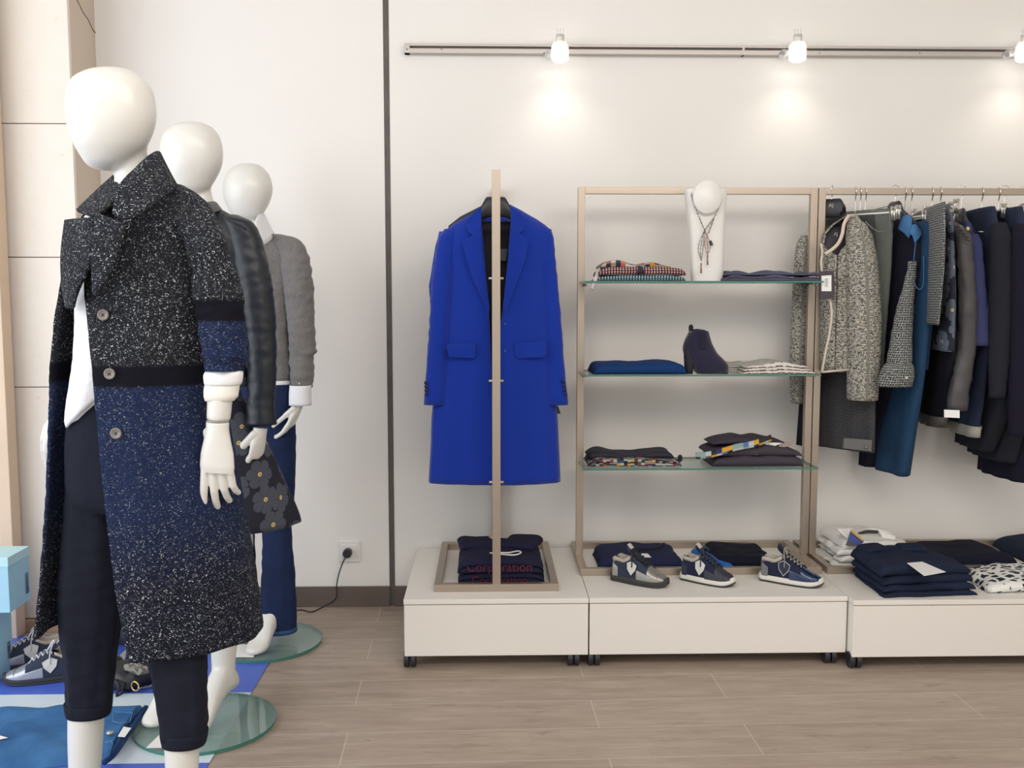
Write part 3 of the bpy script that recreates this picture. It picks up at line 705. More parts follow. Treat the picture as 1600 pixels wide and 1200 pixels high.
# shirt
def tiltmesh(o, fn):
    for v in o.data.vertices: v.co = fn(v.co)
mShirt = fabric('white_cotton', (.80, .81, .84), .8, 300, .4, .03, 0, .6)
rg = sil([(292, 185, 240, .02), (310, 165, 265), (340, 135, 295), (380, 122, 305), (430, 118, 306), (500, 119, 300), (560, 116, 295), (600, 111, 290), (630, 106, 285), (648, 104, 280), (660, 107, 278)], M1, .67, 56, 2.2, 6, .006, 5, 3, .7, wr=.0012)
v, f, uv = loft(rg, True, True); sh = mk('shirt', v, f, mShirt, m1, uv=uv)
ox = origin_of(m1)
xl = P(104, 600, M1).x; xr_ = P(175, 600, M1).x; zlo = P(104, 560, M1).z
def tf(co):
    wx = co.x+ox.x
    if co.z < zlo:
        k = min(1, (zlo-co.z)/.12); t = max(0, min(1, (wx-xl)/(xr_-xl))); co.z += k*(-.018+.085*t)
    return co
tiltmesh(sh, tf)
# trousers
mTrous = fabric('black_wool_twill', (.011, .013, .024), .92, 600, .35, .2, 0, .5)
legs_mesh('trousers', mTrous, m1, [
    sil([(615, 112, 300), (680, 104, 300), (735, 104, 300), (765, 108, 297), (785, 118, 288), (798, 135, 270)], M1, .5, 32, 2.2, 10, .003, 6, 1),
    sil([(700, 105, 195, .01), (800, 102, 192, .02), (900, 93, 196, .03), (960, 92, 192, .035), (1030, 99, 181, .04), (1090, 102, 176, .04), (1112, 103, 173, .04)], M1, .8, 28, 2.2, 10, .005, 4, 2, .5, wr=.004),
    sil([(700, 190, 300, -.03), (800, 200, 310, -.05), (900, 215, 318, -.08), (1000, 226, 322, -.1), (1060, 237, 324, -.1), (1110, 246, 324, -.1), (1152, 252, 323, -.1)], M1, .8, 28, 2.2, 10, .005, 4, 5, .5, wr=.004)], .006, 3)
for rows, Y in (([(1096, 101.5, 174.5), (1108, 103, 173.5), (1116, 105, 172)], 2.24), ([(1141, 251, 324.5), (1153, 252, 323.5), (1162, 254, 321)], 2.10)):
    v, f, uv = loft(sil(rows, Y, .82, 32, 2.2, 4), True, False); solid(mk('cuff', v, f, mTrous, m1, uv=uv), .004, 1)
# coat
zb0 = P(163, 607, 2.03).z; zb1 = P(163, 571, 2.03).z
mSpeck = speckle('speckled_coat_wool', (.66, .84, zb0, zb1))
CR = [(287, 205, 258), (294, 188, 284), (303, 174, 300), (316, 160, 316), (336, 140, 330), (365, 122, 342), (400, 112, 348), (450, 104, 350), (500, 96, 346), (560, 90, 341), (620, 88, 343), (700, 86, 357), (760, 84, 368), (830, 80, 380), (900, 75, 391), (988, 66, 401)]
edge = [(287, 205), (303, 172), (330, 152), (400, 143), (450, 145), (500, 152), (560, 158), (610, 163), (700, 172), (800, 184), (900, 198), (988, 214)]
def gm1(y, c, a, b):
    gx = interp(edge, y)[0]; x = P(gx, y, M1-b*.7).x
    e = math.asin(max(-.97, min(.9, (x-c.x)/a))); k = min(1, max(0, (y-300)/80)); return (e, 2*math.pi-math.pi*.5+.05+.18*k)
rg = sil(CR, M1, .72, 88, 2.15, 7, .007, 5, 6, 1.2, g=gm1, wr=.0018)
v, f, uv = loft(rg, False, False); ct = mk('coat', v, f, mSpeck, m1, uv=uv); solid(ct, .007)
def surf(px, py, rows=CR, Y=M1, ratio=.72, ex=2.15):
    L, Rr = interp(rows, py)[:2]; pl = P(L, py, Y); pr = P(Rr, py, Y); c = (pl+pr)/2; a = abs(pr.x-pl.x)/2; b = a*ratio
    yy = Y
    for _ in range(4):
        x = P(px, py, yy).x; s_ = max(-.999, min(.999, (x-c.x)/a)); yy = Y-b*(1-abs(s_)**ex)**(1/ex)
    return yy
mButton = plain('horn_button', (.20, .18, .16), .35)
for px, py, r in ((161.5, 492, .0120), (171.5, 584, .0120), (181.5, 677, .0120)):
    d_ = surf(px, py)-.014; p = P(px, py, d_)
    mb = MB(); N_ = 28
    prof = [(r, 0), (r, -.003), (r*.82, -.0042), (r*.75, -.003), (.0005, -.003)]
    rings = [[(p.x+q*math.cos(2*math.pi*k/N_), p.y+yy, p.z+q*math.sin(2*math.pi*k/N_)) for k in range(N_)] for q, yy in prof]
    b_ = mk('button', *loft(rings)[:2], mButton, ct)
    for s_ in (-1, 1): mk('thread', *tube([(p.x-.003, p.y-.0035, p.z-.003*s_), (p.x+.003, p.y-.0035, p.z+.003*s_)], .0008, 5)[:2], plain('thread_dark', (.03, .03, .04), .8), ct)
d_ = surf(197, 352)-.03; p = P(197, 352, d_)
ring = [(p.x+.007*math.cos(a/10*6.283), p.y, p.z+.007*math.sin(a/10*6.283)) for a in range(11)]; mk('press_stud', *tube(ring, .0009, 6)[:2], mMetalBright, ct)
def S(x, y, o=.012): return (x, y, surf(x, y)-o)
ruled('collar', [(176, 333, 1.995), (186, 291, 2.03), (213, 262, 2.09), (240.5, 238, 2.15), (250, 243, 2.26), (238, 262, 2.36)], [(198, 349, 2.00), (212, 340, 2.00), (236, 322, 2.02), (270, 297, 2.10), (276, 292, 2.24), (255, 288, 2.36)], mSpeck, ct, .007, bulge=.004)
ruled('collar', [(178, 275, 2.28), (150, 300, 2.20), (120, 329, 2.10)], [(187, 291, 2.16), (176, 318, 2.07), (148, 339, 2.02)], mSpeck, ct, .007, bulge=.004)
ruled('lapel', [(103, 344, 2.10), (97, 395, 2.09), (98, 440, 2.10), (104, 480, 2.13)], [(147, 339, 2.01), (149, 395, 2.01), (123, 452, 2.03), (115, 482, 2.08)], mSpeck, ct, .007, bulge=.006)
ruled('lapel', [(149, 332, 2.005), (146, 370, 1.995), (144, 413, 2.0), (146, 456, 2.01)], [(197, 349, 1.995), (190, 382, 1.99), (174, 424, 1.99), (150, 462, 2.01)], mSpeck, ct, .006, bulge=.002)
zs0 = P(345, 500, 2.06).z; zs1 = P(345, 468, 2.06).z
mSpeckS = speckle('speckled_sleeve_wool', (.2, .3, zs0, zs1))
rg = sil([(322, 285, 318, .05), (332, 281, 330, .04), (350, 280, 341, .02), (375, 287, 352, 0), (410, 297, 362), (440, 301, 372), (462, 303, 379), (480, 306, 381), (500, 310, 381), (520, 313, 384), (545, 317, 387), (565, 319, 385), (579, 321, 381)], 2.08, .90, 48, 2.1, 3, 0, 5, 2, wr=.006)
v, f, uv = loft(rg, True, True); mk('sleeve', v, f, mSpeckS, ct, uv=uv)
v, f, uv = loft(sil([(328, 150, 182, -.02), (345, 132, 178), (380, 120, 166), (450, 106, 152), (520, 100, 144), (570, 98, 136)], 2.31, .9, 36, 2.1, 4, 0, 5, 4, wr=.004), True, True); mk('sleeve', v, f, mSpeckS, ct, uv=uv)
for rows in ([(577, 325, 376), (581, 321, 379), (585, 319, 379.5), (596, 319, 378), (601, 320, 376)], [(597, 321, 374), (606, 319, 373.5), (620, 319, 371), (626, 321, 366)]):
    rg = sil(rows, 2.08, .80, 36, 2.2, 3, 0, 5, 4, wr=.001); v, f, uv = loft(rg); mk('shirt_cuff', v, f, mShirt if rows[0][0] < 590 else fabric('cream_cotton', (.80, .78, .73), .8, 300, .3, .03), sh)

# ---------- middle mannequin, leather jacket and flowered skirt
M2 = 2.88
m2 = thing('mannequin', 'middle white mannequin in a navy leather jacket and flower-print skirt', 'mannequin', (Gd(322, 1133).x, Gd(322, 1133).y, 0))
mb = MB()
mb.add(*loft(sil([(190.3, 294, 308), (192, 282, 318), (198, 268, 331), (210, 257, 341), (225, 252, 346), (240, 251, 347.5), (256, 252, 346), (270, 256, 341), (283, 261, 334), (294, 266, 327), (302, 273, 317), (307, 283, 302)], M2, .86, 40, 2.05, 3))[:2])
mb.add(*loft(sil([(262, 296, 337), (285, 294, 330), (300, 293, 330), (318, 291, 335), (345, 288, 345)], M2+.02, .95, 24))[:2])
mb.add(*loft(sil([(340, 270, 350), (370, 262, 378), (450, 265, 370), (540, 275, 352), (600, 272, 362), (700, 265, 378)], M2, .5, 24))[:2])
mb.add(*arm_tube([(375, 365, M2), (400, 450, M2-.01), (407, 560, M2-.01), (407, 661, M2-.02)], [.026, .026, .024, .021]))
mb.add(*arm_tube([(268, 365, M2+.1), (255, 450, M2+.12), (250, 560, M2+.12), (250, 660, M2+.1)], [.034, .034, .03, .022]))
mb.add(*loft(sil([(700, 322, 385, 0), (830, 325, 383, 0), (930, 327, 379), (970, 327.5, 376), (1020, 330, 369), (1050, 331, 367.5), (1068, 331, 368)], 2.90, .95, 24))[:2])
mb.add(*loft(sil([(700, 262, 322, 0), (830, 262, 318, -.0), (930, 264, 314), (1000, 266, 310), (1050, 268, 304), (1075, 268, 303)], 2.95, .95, 24))[:2])
an = P(351, 1062, 2.90); foot(mb, (an.x, 2.90, an.z), (-.34, -1, 0), .062, .22)
an = P(286, 1070, 2.95); foot(mb, (an.x, 2.95, an.z), (-.33, -1, 0), .06, .20)
remesh(mb.mk('body', mWhite, m2), .005, 7)
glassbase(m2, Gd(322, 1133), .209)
PALM = Vector((-1, .3, 0))
hand(m2, P(407, 668, M2-.03), (-.14, -.08, -1), (-.30, -1, .0), .96, ((30, 22, 14), (34, 24, 14), (36, 26, 16), (40, 28, 16)), (12, 5, 75), spread=.03)
mSkirt = flowers('flower_skirt_print', 12, (.008, .009, .020), (.058, .066, .090))
v, f, uv = loft(sil([(560, 275, 362), (600, 272, 369), (640, 257, 386), (700, 232, 417), (760, 205, 444), (817, 178, 467)], M2+.02, .62, 72, 2.0, 8, .006, 6, 2, 1.4), True, False); solid(mk('skirt', v, f, mSkirt, m2, uv=uv), .004)
t = NT('navy_leather'); v_ = t.coord(); n1 = t.noise(v_, 16, 3, .55); n2 = t.noise(v_, 250, 2)
t.base(t.mix(n1, (.006, .009, .015), (.011, .015, .024))); t.p(Roughness=.45); t.bump(t.math('MULTIPLY_ADD', n2, .08, n1), .3, .008); mLeather = t.m
jk_rows = [(322, 292, 340, .02), (334, 272, 358), (348, 262, 382), (375, 256, 396), (430, 262, 390), (500, 270, 378), (560, 272, 384), (588, 270, 391)]
v, f, uv = loft(sil(jk_rows, M2, .55, 48, 2.2, 6, .003, 5, 2, wr=.003)); jk = mk('jacket', v, f, mLeather, m2, uv=uv)
v, f, uv = loft(sil([(584, 269, 390.5), (603, 270, 391.5)], M2, .56, 48, 2.2, 6)); mk('hem_band', v, f, plain('grey_rib', (.045, .05, .058), .8, bump=.3), jk)
ruled('collar', [(306, 322, M2-.14), (322, 316, M2-.12), (336, 316, M2+.02), (342, 324, M2+.1)], [(300, 338, M2-.14), (325, 336, M2-.12), (346, 330, M2), (352, 338, M2+.1)], mLeather, jk, .005)
v, f, uv = loft(sil([(336, 342, 372, .02), (345, 346, 392), (358, 352, 403), (375, 357, 409), (405, 363, 417), (440, 370, 425), (480, 377, 429), (520, 383, 431), (560, 387, 432), (600, 387, 431), (630, 386, 429), (645, 386, 430), (663, 385, 432)], M2-.02, .95, 48, 2.1, 4, 0, 5, 8, wr=.0028)); slv = mk('sleeve', v, f, mLeather, jk, uv=uv)
for k in range(3): ruled('shoulder_seam', [(348+k*7, 338+k*3, M2-.10), (362+k*9, 345+k*3.4, M2-.10), (377+k*8, 352+k*6, M2-.095)], [(350+k*7, 341+k*3, M2-.10), (362+k*9, 348+k*3.4, M2-.10), (376+k*8, 355+k*6, M2-.095)], mLeather, jk, .006)

# ---------- rear mannequin, grey sweater and jeans
M3 = 3.58
m3 = thing('mannequin', 'furthest white mannequin in a grey sweater and dark blue flared jeans', 'mannequin', (Gd(415, 1005).x, Gd(415, 1005).y, 0))
mb = MB()
mb.add(*loft(sil([(255.3, 382, 394), (257, 373, 404), (262, 362, 412), (272, 354, 420), (285, 349.5, 424.5), (297, 348.5, 425.5), (310, 350, 423), (322, 354, 418), (332, 359, 412), (340, 365, 405), (345, 373, 396)], M3, .86, 36, 2.05, 3))[:2])
mb.add(*loft(sil([(315, 380, 416), (335, 380, 410), (352, 379, 413), (370, 378, 420), (385, 372, 426)], M3+.02, .9, 20))[:2])
mb.add(*loft(sil([(380, 365, 430), (400, 360, 440), (480, 368, 440), (560, 380, 430), (620, 380, 435), (690, 380, 435), (785, 380, 435)], M3, .35, 20))[:2])
mb.add(*arm_tube([(446, 385, M3), (464, 460, M3-.02), (470, 540, M3-.03), (467, 632, M3-.05)], [.026, .026, .024, .020]))
mb.add(*arm_tube([(372, 390, M3+.1), (362, 460, M3+.1), (358, 540, M3+.1), (357, 632, M3+.1)], [.032, .032, .028, .021]))
mb.add(*loft(sil([(770, 421, 442), (800, 420, 443), (900, 421, 441), (975, 421, 442)], 3.52, .9, 20))[:2])
mb.add(*loft(sil([(770, 376, 396), (800, 376, 396), (900, 376, 396), (965, 376, 398)], 3.62, .9, 20))[:2])
an = P(431, 972, 3.52); foot(mb, (an.x, 3.52, an.z), (-.36, -1, 0), .06, .19)
an = P(386, 962, 3.62); foot(mb, (an.x, 3.62, an.z), (-.3, -.5, 0), .06, .19)
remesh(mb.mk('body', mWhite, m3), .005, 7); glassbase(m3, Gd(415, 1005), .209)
PALM = Vector((-1, .3, 0))
hand(m3, P(467, 631, M3-.05), (-.38, -.05, -1), (-.1, -1, .1), .88, ((14, 14, 10), (18, 16, 10), (20, 18, 12), (22, 20, 12)), (8, 3, 50), spread=.03)
mKnit = fabric('grey_melange_knit', (.175, .168, .165), .95, 260, .5, .35, .2, 1.2)
v, f, uv = loft(sil([(368, 392, 425, .03), (374, 378, 440), (386, 366, 460), (400, 362, 468), (450, 364, 458), (520, 370, 452), (580, 372, 456), (594, 374, 455)], M3, .5, 44, 2.2, 5, .003, 5, 1, wr=.004)); sw = mk('sweater', v, f, mKnit, m3, uv=uv)
v, f, uv = loft(sil([(366, 418, 440, .02), (370, 425, 458, .01), (378, 430, 471), (390, 434, 479), (410, 438, 485), (440, 442, 489), (480, 447, 491), (520, 450, 492), (545, 452, 493), (551, 453, 495), (556, 452, 490), (575, 453, 491), (605, 455, 489)], M3-.03, .85, 36, 2.1, 3, 0, 5, 3, wr=.0045)); mk('sleeve', v, f, mKnit, sw, uv=uv)
v, f, uv = loft(sil([(594, 374, 455), (600, 376, 457), (608, 378, 452)], M3, .5, 36, 2.2, 4, wr=.003)); s3 = mk('shirt', v, f, mShirt, m3, uv=uv)
v, f, uv = loft(sil([(602, 454, 485), (615, 453, 485), (633, 453, 485.5)], M3-.05, .85, 30, 2.2, 5), True, False); solid(mk('shirt_cuff', v, f, mShirt, s3, uv=uv), .003)
ruled('shirt_collar', [(399, 346, M3-.1), (404, 336, M3-.06), (412, 334, M3+.02), (418, 350, M3+.1)], [(402, 372, M3-.13), (412, 382, M3-.12), (428, 370, M3-.02), (428, 366, M3+.1)], mShirt, s3, .004)
mDen = denim('dark_indigo_denim', (.005, .010, .036), (.009, .021, .070))
legs_mesh('jeans', mDen, m3, [
    sil([(600, 374, 458), (640, 370, 461), (700, 368, 462), (740, 369, 461)], M3, .6, 32, 2.2, 10),
    sil([(680, 398, 462, -.02), (760, 405, 461, -.03), (830, 410, 456, -.05), (880, 409, 460, -.06), (940, 406, 463, -.06), (984, 404.5, 463, -.06)], M3, .8, 28, 2.2, 10, .003, 4, 2, wr=.004),
    sil([(680, 368, 420, .03), (760, 368, 404, .04), (830, 368, 398, .05), (880, 368, 399, .05), (940, 370, 402, .05), (978, 370, 402, .05)], M3, .8, 28, 2.2, 10, .003, 4, 4, wr=.003)], .005, 3)
v, f, uv = loft(sil([(979, 405, 463.5), (982, 404.5, 464), (986, 404.5, 464)], M3-.06, .82, 36, 2.2, 3), True, False); solid(mk('hem', v, f, denim('faded_hem_denim', (.02, .045, .12), (.04, .08, .19)), m3, uv=uv), .002, 1)
# price cards on the glass bases
def flatcard(name, pts, z, mat, lab, cat='card', th=.001, **k):
    q = [Gd(x, y, z) for x, y in pts]; v, f = plate(q, th, (0, 0, 1)); return tag(mk(name, v, f, mat, smooth=False), lab, cat, **k)
flatcard('price_card', [(228, 1169), (262, 1136), (300, 1140), (285, 1168)], .0142, mCard, 'white price card on the glass base of the middle mannequin')
flatcard('price_card', [(350, 1007), (409, 1007), (396, 1027), (346, 1027)], .0142, mCard, 'white price card on the glass base of the furthest mannequin')
# ================================================================ FOLDED CLOTHES
def folded(name, lab, cat, c, wd, dp, ht, mat, rz=0.0, lobes=2, group=None, puff=.25, seed=0, rough=.004, parent=None, sag=None, pe=5.0, depthlobes=True, N=34, taper=0.0):
    """folded garment: c = centre of the underside; wd across, dp deep, ht thick. Stacked rounded fold edges front and back"""
    c = Vector(c); prof = []
    lh = ht/lobes
    for k in range(lobes):
        for a in (-80, -50, -20, 10, 40, 70, 88):
            r = lh/2; prof.append((-dp/2+r*.7-r*1.05*math.cos(R(a))+.0015*math.sin(k*3+seed), lh*k+r+r*math.sin(R(a))))
    for k in range(1, 14): prof.append((-dp/2+lh*.4+(dp-lh*.8)*k/14, ht))
    for k in range(lobes-1, -1, -1):
        for a in (80, 40, 0, -40, -80):
            r = lh/2; prof.append((dp/2-r*.7+r*1.05*math.cos(R(a)), lh*k+r+r*math.sin(R(a))))
    for k in range(1, 6): prof.append((dp/2-lh*.4-(dp-lh*.8)*k/6, 0))
    rings = []; M = Matrix.Rotation(rz, 4, 'Z')
    for i in range(N+1):
        u = -math.cos(math.pi*i/N)      # denser at ends
        e = (1-abs(u)**pe)**(1/pe) if abs(u) < 1 else 0.0
        e2 = max(.12, (1-abs(u)**(pe*1.6))**(1/2.2)) if abs(u) < 1 else .1
        ring = []
        for y, z in prof:
            X = u*wd/2*(1-taper*(y/dp+.5)); ed = .93+.07*e
            sg = sag(X, y) if sag else 0
            n_ = noise.noise(Vector((X*16+seed*5, y*16, z*22+seed)))*rough
            zz = (z/ht)
            Z = z*e2*(1+puff*.25*math.sin(u*2.6+seed))+(n_+sg)*zz
            X += noise.noise(Vector((y*22, z*60+seed*9, 3)))*rough*1.6*abs(u)
            p = M @ Vector((X, y*ed+noise.noise(Vector((X*14+seed*3, z*45, seed))) * rough, max(0, Z))); ring.append(c+p)
        rings.append(ring)
    v, f, uv = loft(rings, True, True)
    # uv: across = x, along = profile length
    L = [0]
    for a, b in zip(prof, prof[1:]): L.append(L[-1]+math.hypot(a[0]-b[0], a[1]-b[1]))
    n = len(prof); uv = [((rings[i//n][i % n]-c).x, L[i % n]) for i in range(n*(N+1))]
    o = mk(name, v, f, mat, parent, uv=uv)
    if cat: tag(o, lab, cat, group)
    return o
def topcard(parent, pts, name, mat, th=.001, **k):
    v, f = plate(pts, th, (0, 0, 1)); return mk(name, v, f, mat, parent, smooth=False, **k)
def onshelf(pxl, pxr, Y):   # centre x and width from a front edge seen at depth Y
    a = P(pxl, 500, Y).x; b = P(pxr, 500, Y).x; return (a+b)/2, b-a

mNavyK = fabric('navy_knit', (.010, .011, .026), .95, 500, .4, .2)
# --- sweatshirts on the coat stand base
mSweat = fabric('navy_sweat', (.016, .016, .042), .95, 500, .4, .2)
x0, wd = onshelf(713, 851, 3.45)
fl = folded('folded_sweatshirt', 'navy folded sweatshirt with faint red lettering, lower of the two in the coat stand base', 'sweatshirt', (x0+.002, 3.58, PZ), wd, .30, .040, mSweat, 0, 2, 'sweatshirts in the coat stand base', seed=1)
fu = folded('folded_sweatshirt', 'navy folded sweatshirt with red lettering and white cord, upper one in coat stand base', 'sweatshirt', (x0, 3.575, PZ+.041), wd*.99, .30, .055, mSweat, 0, 2, 'sweatshirts in the coat stand base', seed=2)
mRed = plain('red_print', (.11, .006, .022), .8)
fy = 3.575-.15-.0035
text('lettering', 'Corporation', .047, (x0-.005, fy-.0005, PZ+.066), (R(80), 0, R(-1)), mRed, fu)
text('lettering', 'Corporation', .040, (x0-.005, fy-.002, PZ+.018), (R(90), 0, 0), mRed, fl)
cx = x0+.02
mk('drawstring', *tube(curve([(cx-.06, 3.50, PZ+.099), (cx-.02, 3.475, PZ+.101), (cx+.03, 3.46, PZ+.102), (cx+.055, 3.49, PZ+.102), (cx+.045, 3.51, PZ+.103), (cx+.01, 3.485, PZ+.104), (cx-.03, 3.49, PZ+.103)]), .0028, 8)[:2], plain('white_cord', (.8, .78, .72), .8), fu)
folded('hood', None, None, (x0-.075, 3.66, PZ+.090), .17, .15, .018, mSweat, R(6), 1, seed=5, parent=fu)
folded('hood', None, None, (x0+.080, 3.65, PZ+.090), .14, .16, .024, mSweat, R(-18), 1, seed=7, parent=fu)
v, f = plate([Vector((x0-.045, 3.60, PZ+.135)), Vector((x0-.02, 3.585, PZ+.122)), Vector((x0-.028, 3.61, PZ+.137))], .002, (0, -.4, 1)); mk('neck_tape', v, f, plain('tan_tape', (.45, .32, .2), .8), fu, smooth=False)

# --- top shelf: check shirts
g_ = 'check shirts on the top glass shelf'
x0, wd = onshelf(930, 1066, 3.62)
z = SH[0]+.0065
mTeal = check('teal_check_cotton', (.015, .045, .06), (.55, .62, .60), (.02, .16, .22), 95, .32)
mRedC = check('burgundy_check_cotton', (.10, .015, .025), (.65, .50, .45), (.03, .015, .03), 95, .40)
folded('folded_shirt', 'teal and white check shirt at the bottom of the left stack on the top shelf', 'shirt', (x0, 3.67, z), wd, .22, .020, mTeal, 0, 1, g_, seed=1, rough=.003)
rc = folded('folded_shirt', 'burgundy and pink check shirt with dark placket on the top shelf', 'shirt', (x0+.003, 3.67, z+.0205), wd*.98, .22, .030, mRedC, 0, 1, g_, seed=2, rough=.004)
folded('placket', None, None, (x0-.005, 3.600, z+.0225), .024, .085, .032, plain('dark_placket', (.02, .02, .035), .8), 0, 1, seed=3, parent=rc, rough=.001)
mPatch = patch('patchwork_cotton', [(.30, .23, .16), (.02, .02, .04), (.55, .50, .45), (.50, .22, .02), (.15, .30, .32), (.45, .10, .12), (.04, .05, .15), (.35, .30, .25)], 55, 75, .3)
def hump(X, y): return .020*math.exp(-((X+.075)/.05)**2)+.012*math.exp(-((X-.05)/.04)**2)-.004
folded('folded_shirt', 'multicoloured patchwork shirt lying humped on top of the left stack, top shelf', 'shirt', (x0-.015, 3.68, z+.050), wd*.80, .18, .012, mPatch, 0, 1, g_, seed=4, rough=.004, sag=hump)
# knotted tie hanging off the left end
tl = mk('scarf', *tube(curve([(x0-.13, 3.66, z+.055), (x0-.155, 3.62, z+.03), (x0-.168, 3.575, z+.008), (x0-.180, 3.555, z-.012), (x0-.186, 3.55, z-.03)]), [.012]*8+[.009]*12+[.006]*13, 10)[:2], patch('grey_pink_scarf', [(.5, .4, .4), (.08, .07, .07), (.35, .28, .25), (.62, .55, .55)], 60, 90, 2)); tag(tl, 'thin twisted grey and pink scarf end hanging off the left of the top shelf', 'scarf')
# dark jeans
x1, wd1 = onshelf(1126, 1273, 3.62)
mSlate = denim('slate_denim', (.045, .045, .075), (.085, .085, .135))
wv = lambda X, y: .007*math.sin(X*38+1)+.003*math.sin(y*30)
jb = folded('folded_jeans', 'folded slate blue jeans at the right end of the top shelf, lower pair', 'jeans', (x1, 3.67, z), wd1, .22, .018, mSlate, 0, 2, 'jeans on the top glass shelf', seed=3, rough=.003, sag=lambda X, y: .5*wv(X, y))
folded('folded_jeans', 'folded slate blue jeans at the right end of the top shelf, upper pair', 'jeans', (x1+.003, 3.675, z+.020), wd1*.96, .20, .014, mSlate, 0, 1, 'jeans on the top glass shelf', seed=4, rough=.003, sag=wv)
# bust with necklace
mBust = plain('white_bust', (.82, .81, .78), .35)
BY_ = 3.66; zb = SH[0]+.0065
bu = thing('necklace_bust', 'white necklace display bust with a flat oval face on the top shelf', 'display bust', (P(1104, 430, BY_).x, BY_, zb))
rg = sil([(296, 1071, 1134.5), (300, 1070, 1135), (330, 1073, 1132.5), (370, 1077, 1131), (410, 1079, 1130), (440.5, 1080, 1129)], BY_, .55, 32, 3.2, 6); 
v, f, uv = loft(rg); bev(mk('stand', v, f, mBust, bu), .003)
oc = P(1105.5, 308, BY_-.06); rings = []
for r, dy in ((.85, .010), (1.0, .006), (1.0, .0), (.94, -.005), (.0001, -.006)):
    rings.append([(oc.x+.0545*r*math.cos(2*math.pi*k/40), oc.y+dy-.02*math.sin(2*math.pi*k/40)*0, oc.z+.0625*r*math.sin(2*math.pi*k/40)) for k in range(40)])
mk('face_oval', *loft(rings)[:2], mBust, bu)
mk('neck_bracket', *tube([(oc.x, oc.y+.004, oc.z), (oc.x, BY_-.01, oc.z-.02)], .018, 16)[:2], mBust, bu)
nk = thing('necklace', 'long dark chain necklace with bar and charm pendants on the white bust', 'necklace', (oc.x, BY_-.07, P(1105, 360, BY_).z))
def np_(x, y, d=-.052): return P(x, y, BY_+d)
mCh = plain('antique_chain', (.16, .11, .09), .4, .8); mRose = plain('rose_metal', (.36, .18, .14), .35, .8)
def chain(name, pts, step=.0065, r=.0013, mat=mCh):
    c = curve(pts, 10); mb = MB(); d = 0; last = c[0]; k = 0
    for p in c[1:]:
        if (p-last).length >= step:
            t = (p-last).normalized(); m = (p+last)/2; s_ = t.cross(Vector((0, 1, 0))).normalized() if k % 2 else Vector((0, 1, 0))
            loop = [m+t*step*.62*math.cos(q)+s_*step*.30*math.sin(q) for q in [6.2832*j/8 for j in range(9)]]
            mb.add(*tube(loop, r*.8, 5)[:2]); last = p; k += 1
    return mb.mk(name, mat, nk)
chain('chain', [np_(1079, 296, -.02), np_(1082, 312), np_(1091, 336), np_(1101, 360), np_(1105, 368)])
chain('chain', [np_(1128, 296, -.02), np_(1125, 318), np_(1116, 340), np_(1106, 367)])
chain('chain', [np_(1117, 338), np_(1110, 348), np_(1101, 360)])
for dx in (-5, -2, 1): chain('tassel_chain', [np_(1101, 360), np_(1099+dx, 375), np_(1097+dx*1.2, 390), np_(1096, 408)], .005, .001)
for dx in (-4, 0, 4): chain('tassel_chain', [np_(1105, 367), np_(1105+dx, 380), np_(1106+dx*.8, 390), np_(1105, 398)], .005, .001, mRose)
for x, y0, y1 in ((1095.5, 411, 427), (1105.5, 398, 414)): mk('bar_pendant', *tube([np_(x, y0), np_(x, y1)], .0028, 10)[:2], mRose, nk)
v, f, _u = capsule(np_(1110, 378), np_(1112, 382), .006, .005); mk('charm', v, f, plain('dark_charm', (.04, .035, .035), .4), nk)

# --- middle shelf
z = SH[1]+.0065
x0, wd = onshelf(927, 1069, 3.60)
folded('folded_sweater', 'folded bright navy blue sweater at the left end of the middle shelf', 'sweater', (x0, 3.66, z), wd, .22, .040, fabric('ocean_blue_knit', (.006, .040, .15), .9, 400, .4, .15), 0, 1, None, seed=6, rough=.004, pe=9)
mStripe = NT('grey_white_stripe'); t = mStripe; t.p(Roughness=.85)
sp = t.n('ShaderNodeSeparateXYZ'); t.l(t.coord('UV'), sp.inputs[0]); nn = t.noise(t.coord('UV'), 60, 3)
a_ = t.math('FRACT', t.math('ADD', t.math('MULTIPLY', sp.outputs[1], 85), t.math('MULTIPLY', nn, 1.6)))
t.base(t.mix(t.math('LESS_THAN', a_, .30), (.66, .62, .57), (.11, .09, .09))); mStripe = t.m
x0, wd = onshelf(1158, 1262, 3.62)
for k in range(3):
    folded('folded_shirt', ['white and charcoal striped shirt at the bottom of the stack beside the ankle boot', 'white and charcoal striped shirt in the middle of the stack beside the ankle boot', 'white and charcoal striped shirt on top of the stack beside the ankle boot'][k], 'shirt', (x0+.006-.004*k, 3.67, z+.011*k), wd*(1.08-.08*k), .22, .0105, mStripe, 0, 1, 'striped shirts on the middle shelf', seed=7+k, rough=.003,
           sag=lambda X, y, k=k: (.004+.004*k)*math.exp(-((X-.01)/.06)**2))
for k in range(2):
    folded('folded_shirt', ['pale grey folded shirt tucked behind the toe of the ankle boot, lower', 'pale grey folded shirt tucked behind the toe of the ankle boot, upper'][k], 'shirt', (P(1148, 570, 3.72).x-.006*k, 3.73, z+.018*k), .085, .13, .017, fabric('pale_grey_cotton', (.42, .41, .38), .85, 300, .3, .05), R(-12), 2, 'grey shirts behind the boot', seed=11+k)
